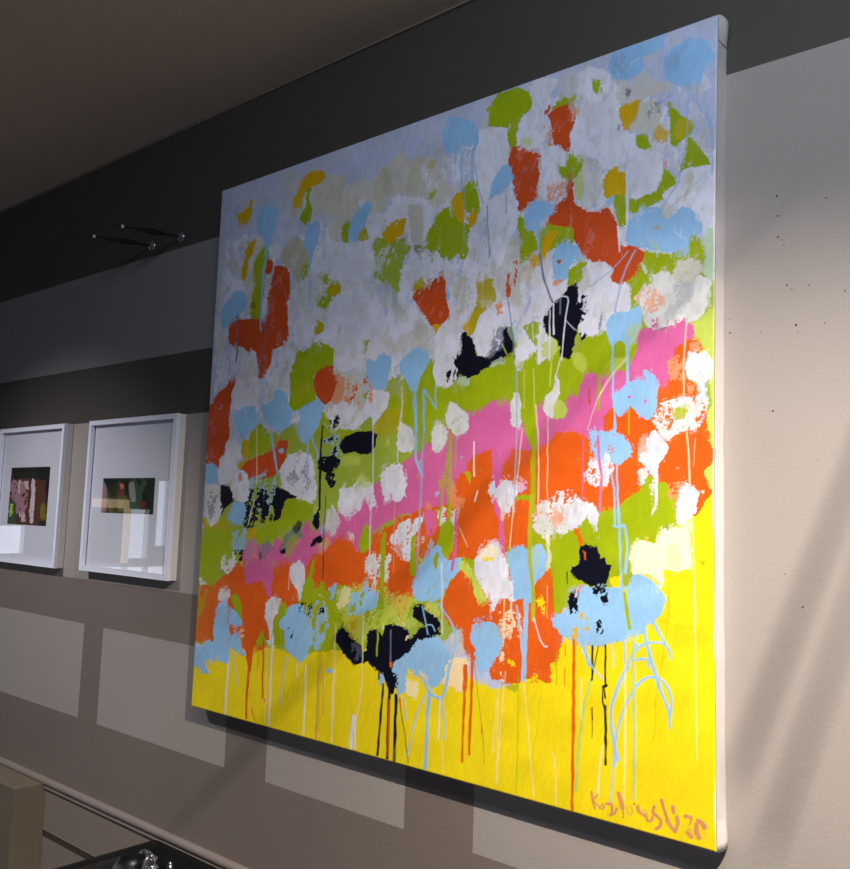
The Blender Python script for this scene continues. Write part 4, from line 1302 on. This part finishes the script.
# ================================================================ LIGHT
def aim(o, target):
    d = (target-o.location).normalized(); o.rotation_euler = d.to_track_quat('-Z', 'Y').to_euler()
KEY = V(2.30, 1.56, 1.12)
ld = bpy.data.lights.new('spot', 'SPOT'); ld.energy = 335; ld.spot_size = math.radians(100); ld.spot_blend = 1.; ld.shadow_soft_size = .009; ld.color = (1., .90, .80)
lo = bpy.data.objects.new('ceiling_spot_light', ld); COL.objects.link(lo); lo.location = KEY; aim(lo, V(.95, -1.4, .2))
sp = empty('ceiling_spotlight', V(2.30, CEIL_Y, 1.12), 'black ceiling spotlight above the viewer', 'spotlight')
bm = bmesh.new(); dr = (lo.matrix_basis.to_3x3() @ Vector((0, 0, -1))).normalized()
lathe(bm, KEY-dr*.12, dr, [(0, .02), (.002, .04), (.10, .045), (.115, .045)], 24)
# open front: drop the cap that would block the beam
bm.faces.ensure_lookup_table(); bmesh.ops.delete(bm, geom=[bm.faces[-1]], context='FACES')
link('lamp_housing', bm, LAMPB, sp, smooth=True)
bm = bmesh.new(); tube(bm, [V(2.30, CEIL_Y, 1.12), KEY-dr*.10], .008); link('stem', bm, LAMPB, sp)
# cool fill added under the ceiling to brighten the canvas top
ad = bpy.data.lights.new('cool_fill', 'AREA'); ad.shape = 'RECTANGLE'; ad.size = 1.1; ad.size_y = .12; ad.energy = 15; ad.color = (.72, .83, 1.)
ao = bpy.data.objects.new('cool_fill_light', ad); COL.objects.link(ao); ao.location = V(1.95, 1.74, 1.28); aim(ao, V(.9, .75, 0))
# unseen rods added between the lamp and the wall; their blurred shadows cross the wall and the painting
def occluder(a, c, r, label, f=.22):
    pa, pc = [KEY + (V(*unproject(*p), -WALLY)-KEY)*f for p in (a, c)]
    d = pc-pa; top = pa - d*((V(0, CEIL_Y, 0).z-pa.z)/d.z)*-1
    o = empty('shadow_occluder', top, label, 'rod', 'unseen rods added for their shadows')
    bm = bmesh.new(); tube(bm, [top, pa, pc+d*.08], r); link('rod', bm, LAMPB, o, smooth=True)
    bm = bmesh.new(); lathe(bm, top, Vector((0, 0, -1)), [(0, .018), (.006, .018), (.012, r*1.3)], 16); link('occluder_plate', bm, LAMPB, o)
occluder((850, 130), (200, 800), .0017, 'long unseen added stay casting the diagonal shadow over the painting')
occluder((850, 480), (742, 760), .0021, 'short unseen added stay, upper of the two on the right')
occluder((850, 610), (776, 830), .0017, 'short unseen added stay, lower of the two on the right')
l2 = bpy.data.lights.new('fill_spot_left', 'SPOT'); l2.energy = 95; l2.spot_size = math.radians(74); l2.spot_blend = 1.; l2.shadow_soft_size = .03; l2.color = (.95, .95, 1.)  # added spot that brightens the prints and the lower left wall
o2 = bpy.data.objects.new('left_fill_spot', l2); COL.objects.link(o2); K2 = V(-.95, 1.62, 1.45); o2.location = K2; aim(o2, V(-.95, -.2, .1))
s2 = empty('ceiling_spotlight', V(-.95, CEIL_Y, 1.45), 'black unseen spotlight added to brighten the two framed prints', 'spotlight')
bm = bmesh.new(); d2 = (o2.matrix_basis.to_3x3() @ Vector((0, 0, -1))).normalized()
lathe(bm, K2-d2*.12, d2, [(0, .02), (.002, .04), (.10, .045), (.115, .045)], 24)
bm.faces.ensure_lookup_table(); bmesh.ops.delete(bm, geom=[bm.faces[-1]], context='FACES')
link('lamp_housing', bm, LAMPB, s2, smooth=True)
bm = bmesh.new(); tube(bm, [V(-.95, CEIL_Y, 1.45), K2-d2*.10], .008); link('stem', bm, LAMPB, s2)
wd = bpy.data.worlds.new('world'); scene.world = wd; wd.use_nodes = True
wd.node_tree.nodes['Background'].inputs['Color'].default_value = (.50, .66, 1., 1); wd.node_tree.nodes['Background'].inputs['Strength'].default_value = .095
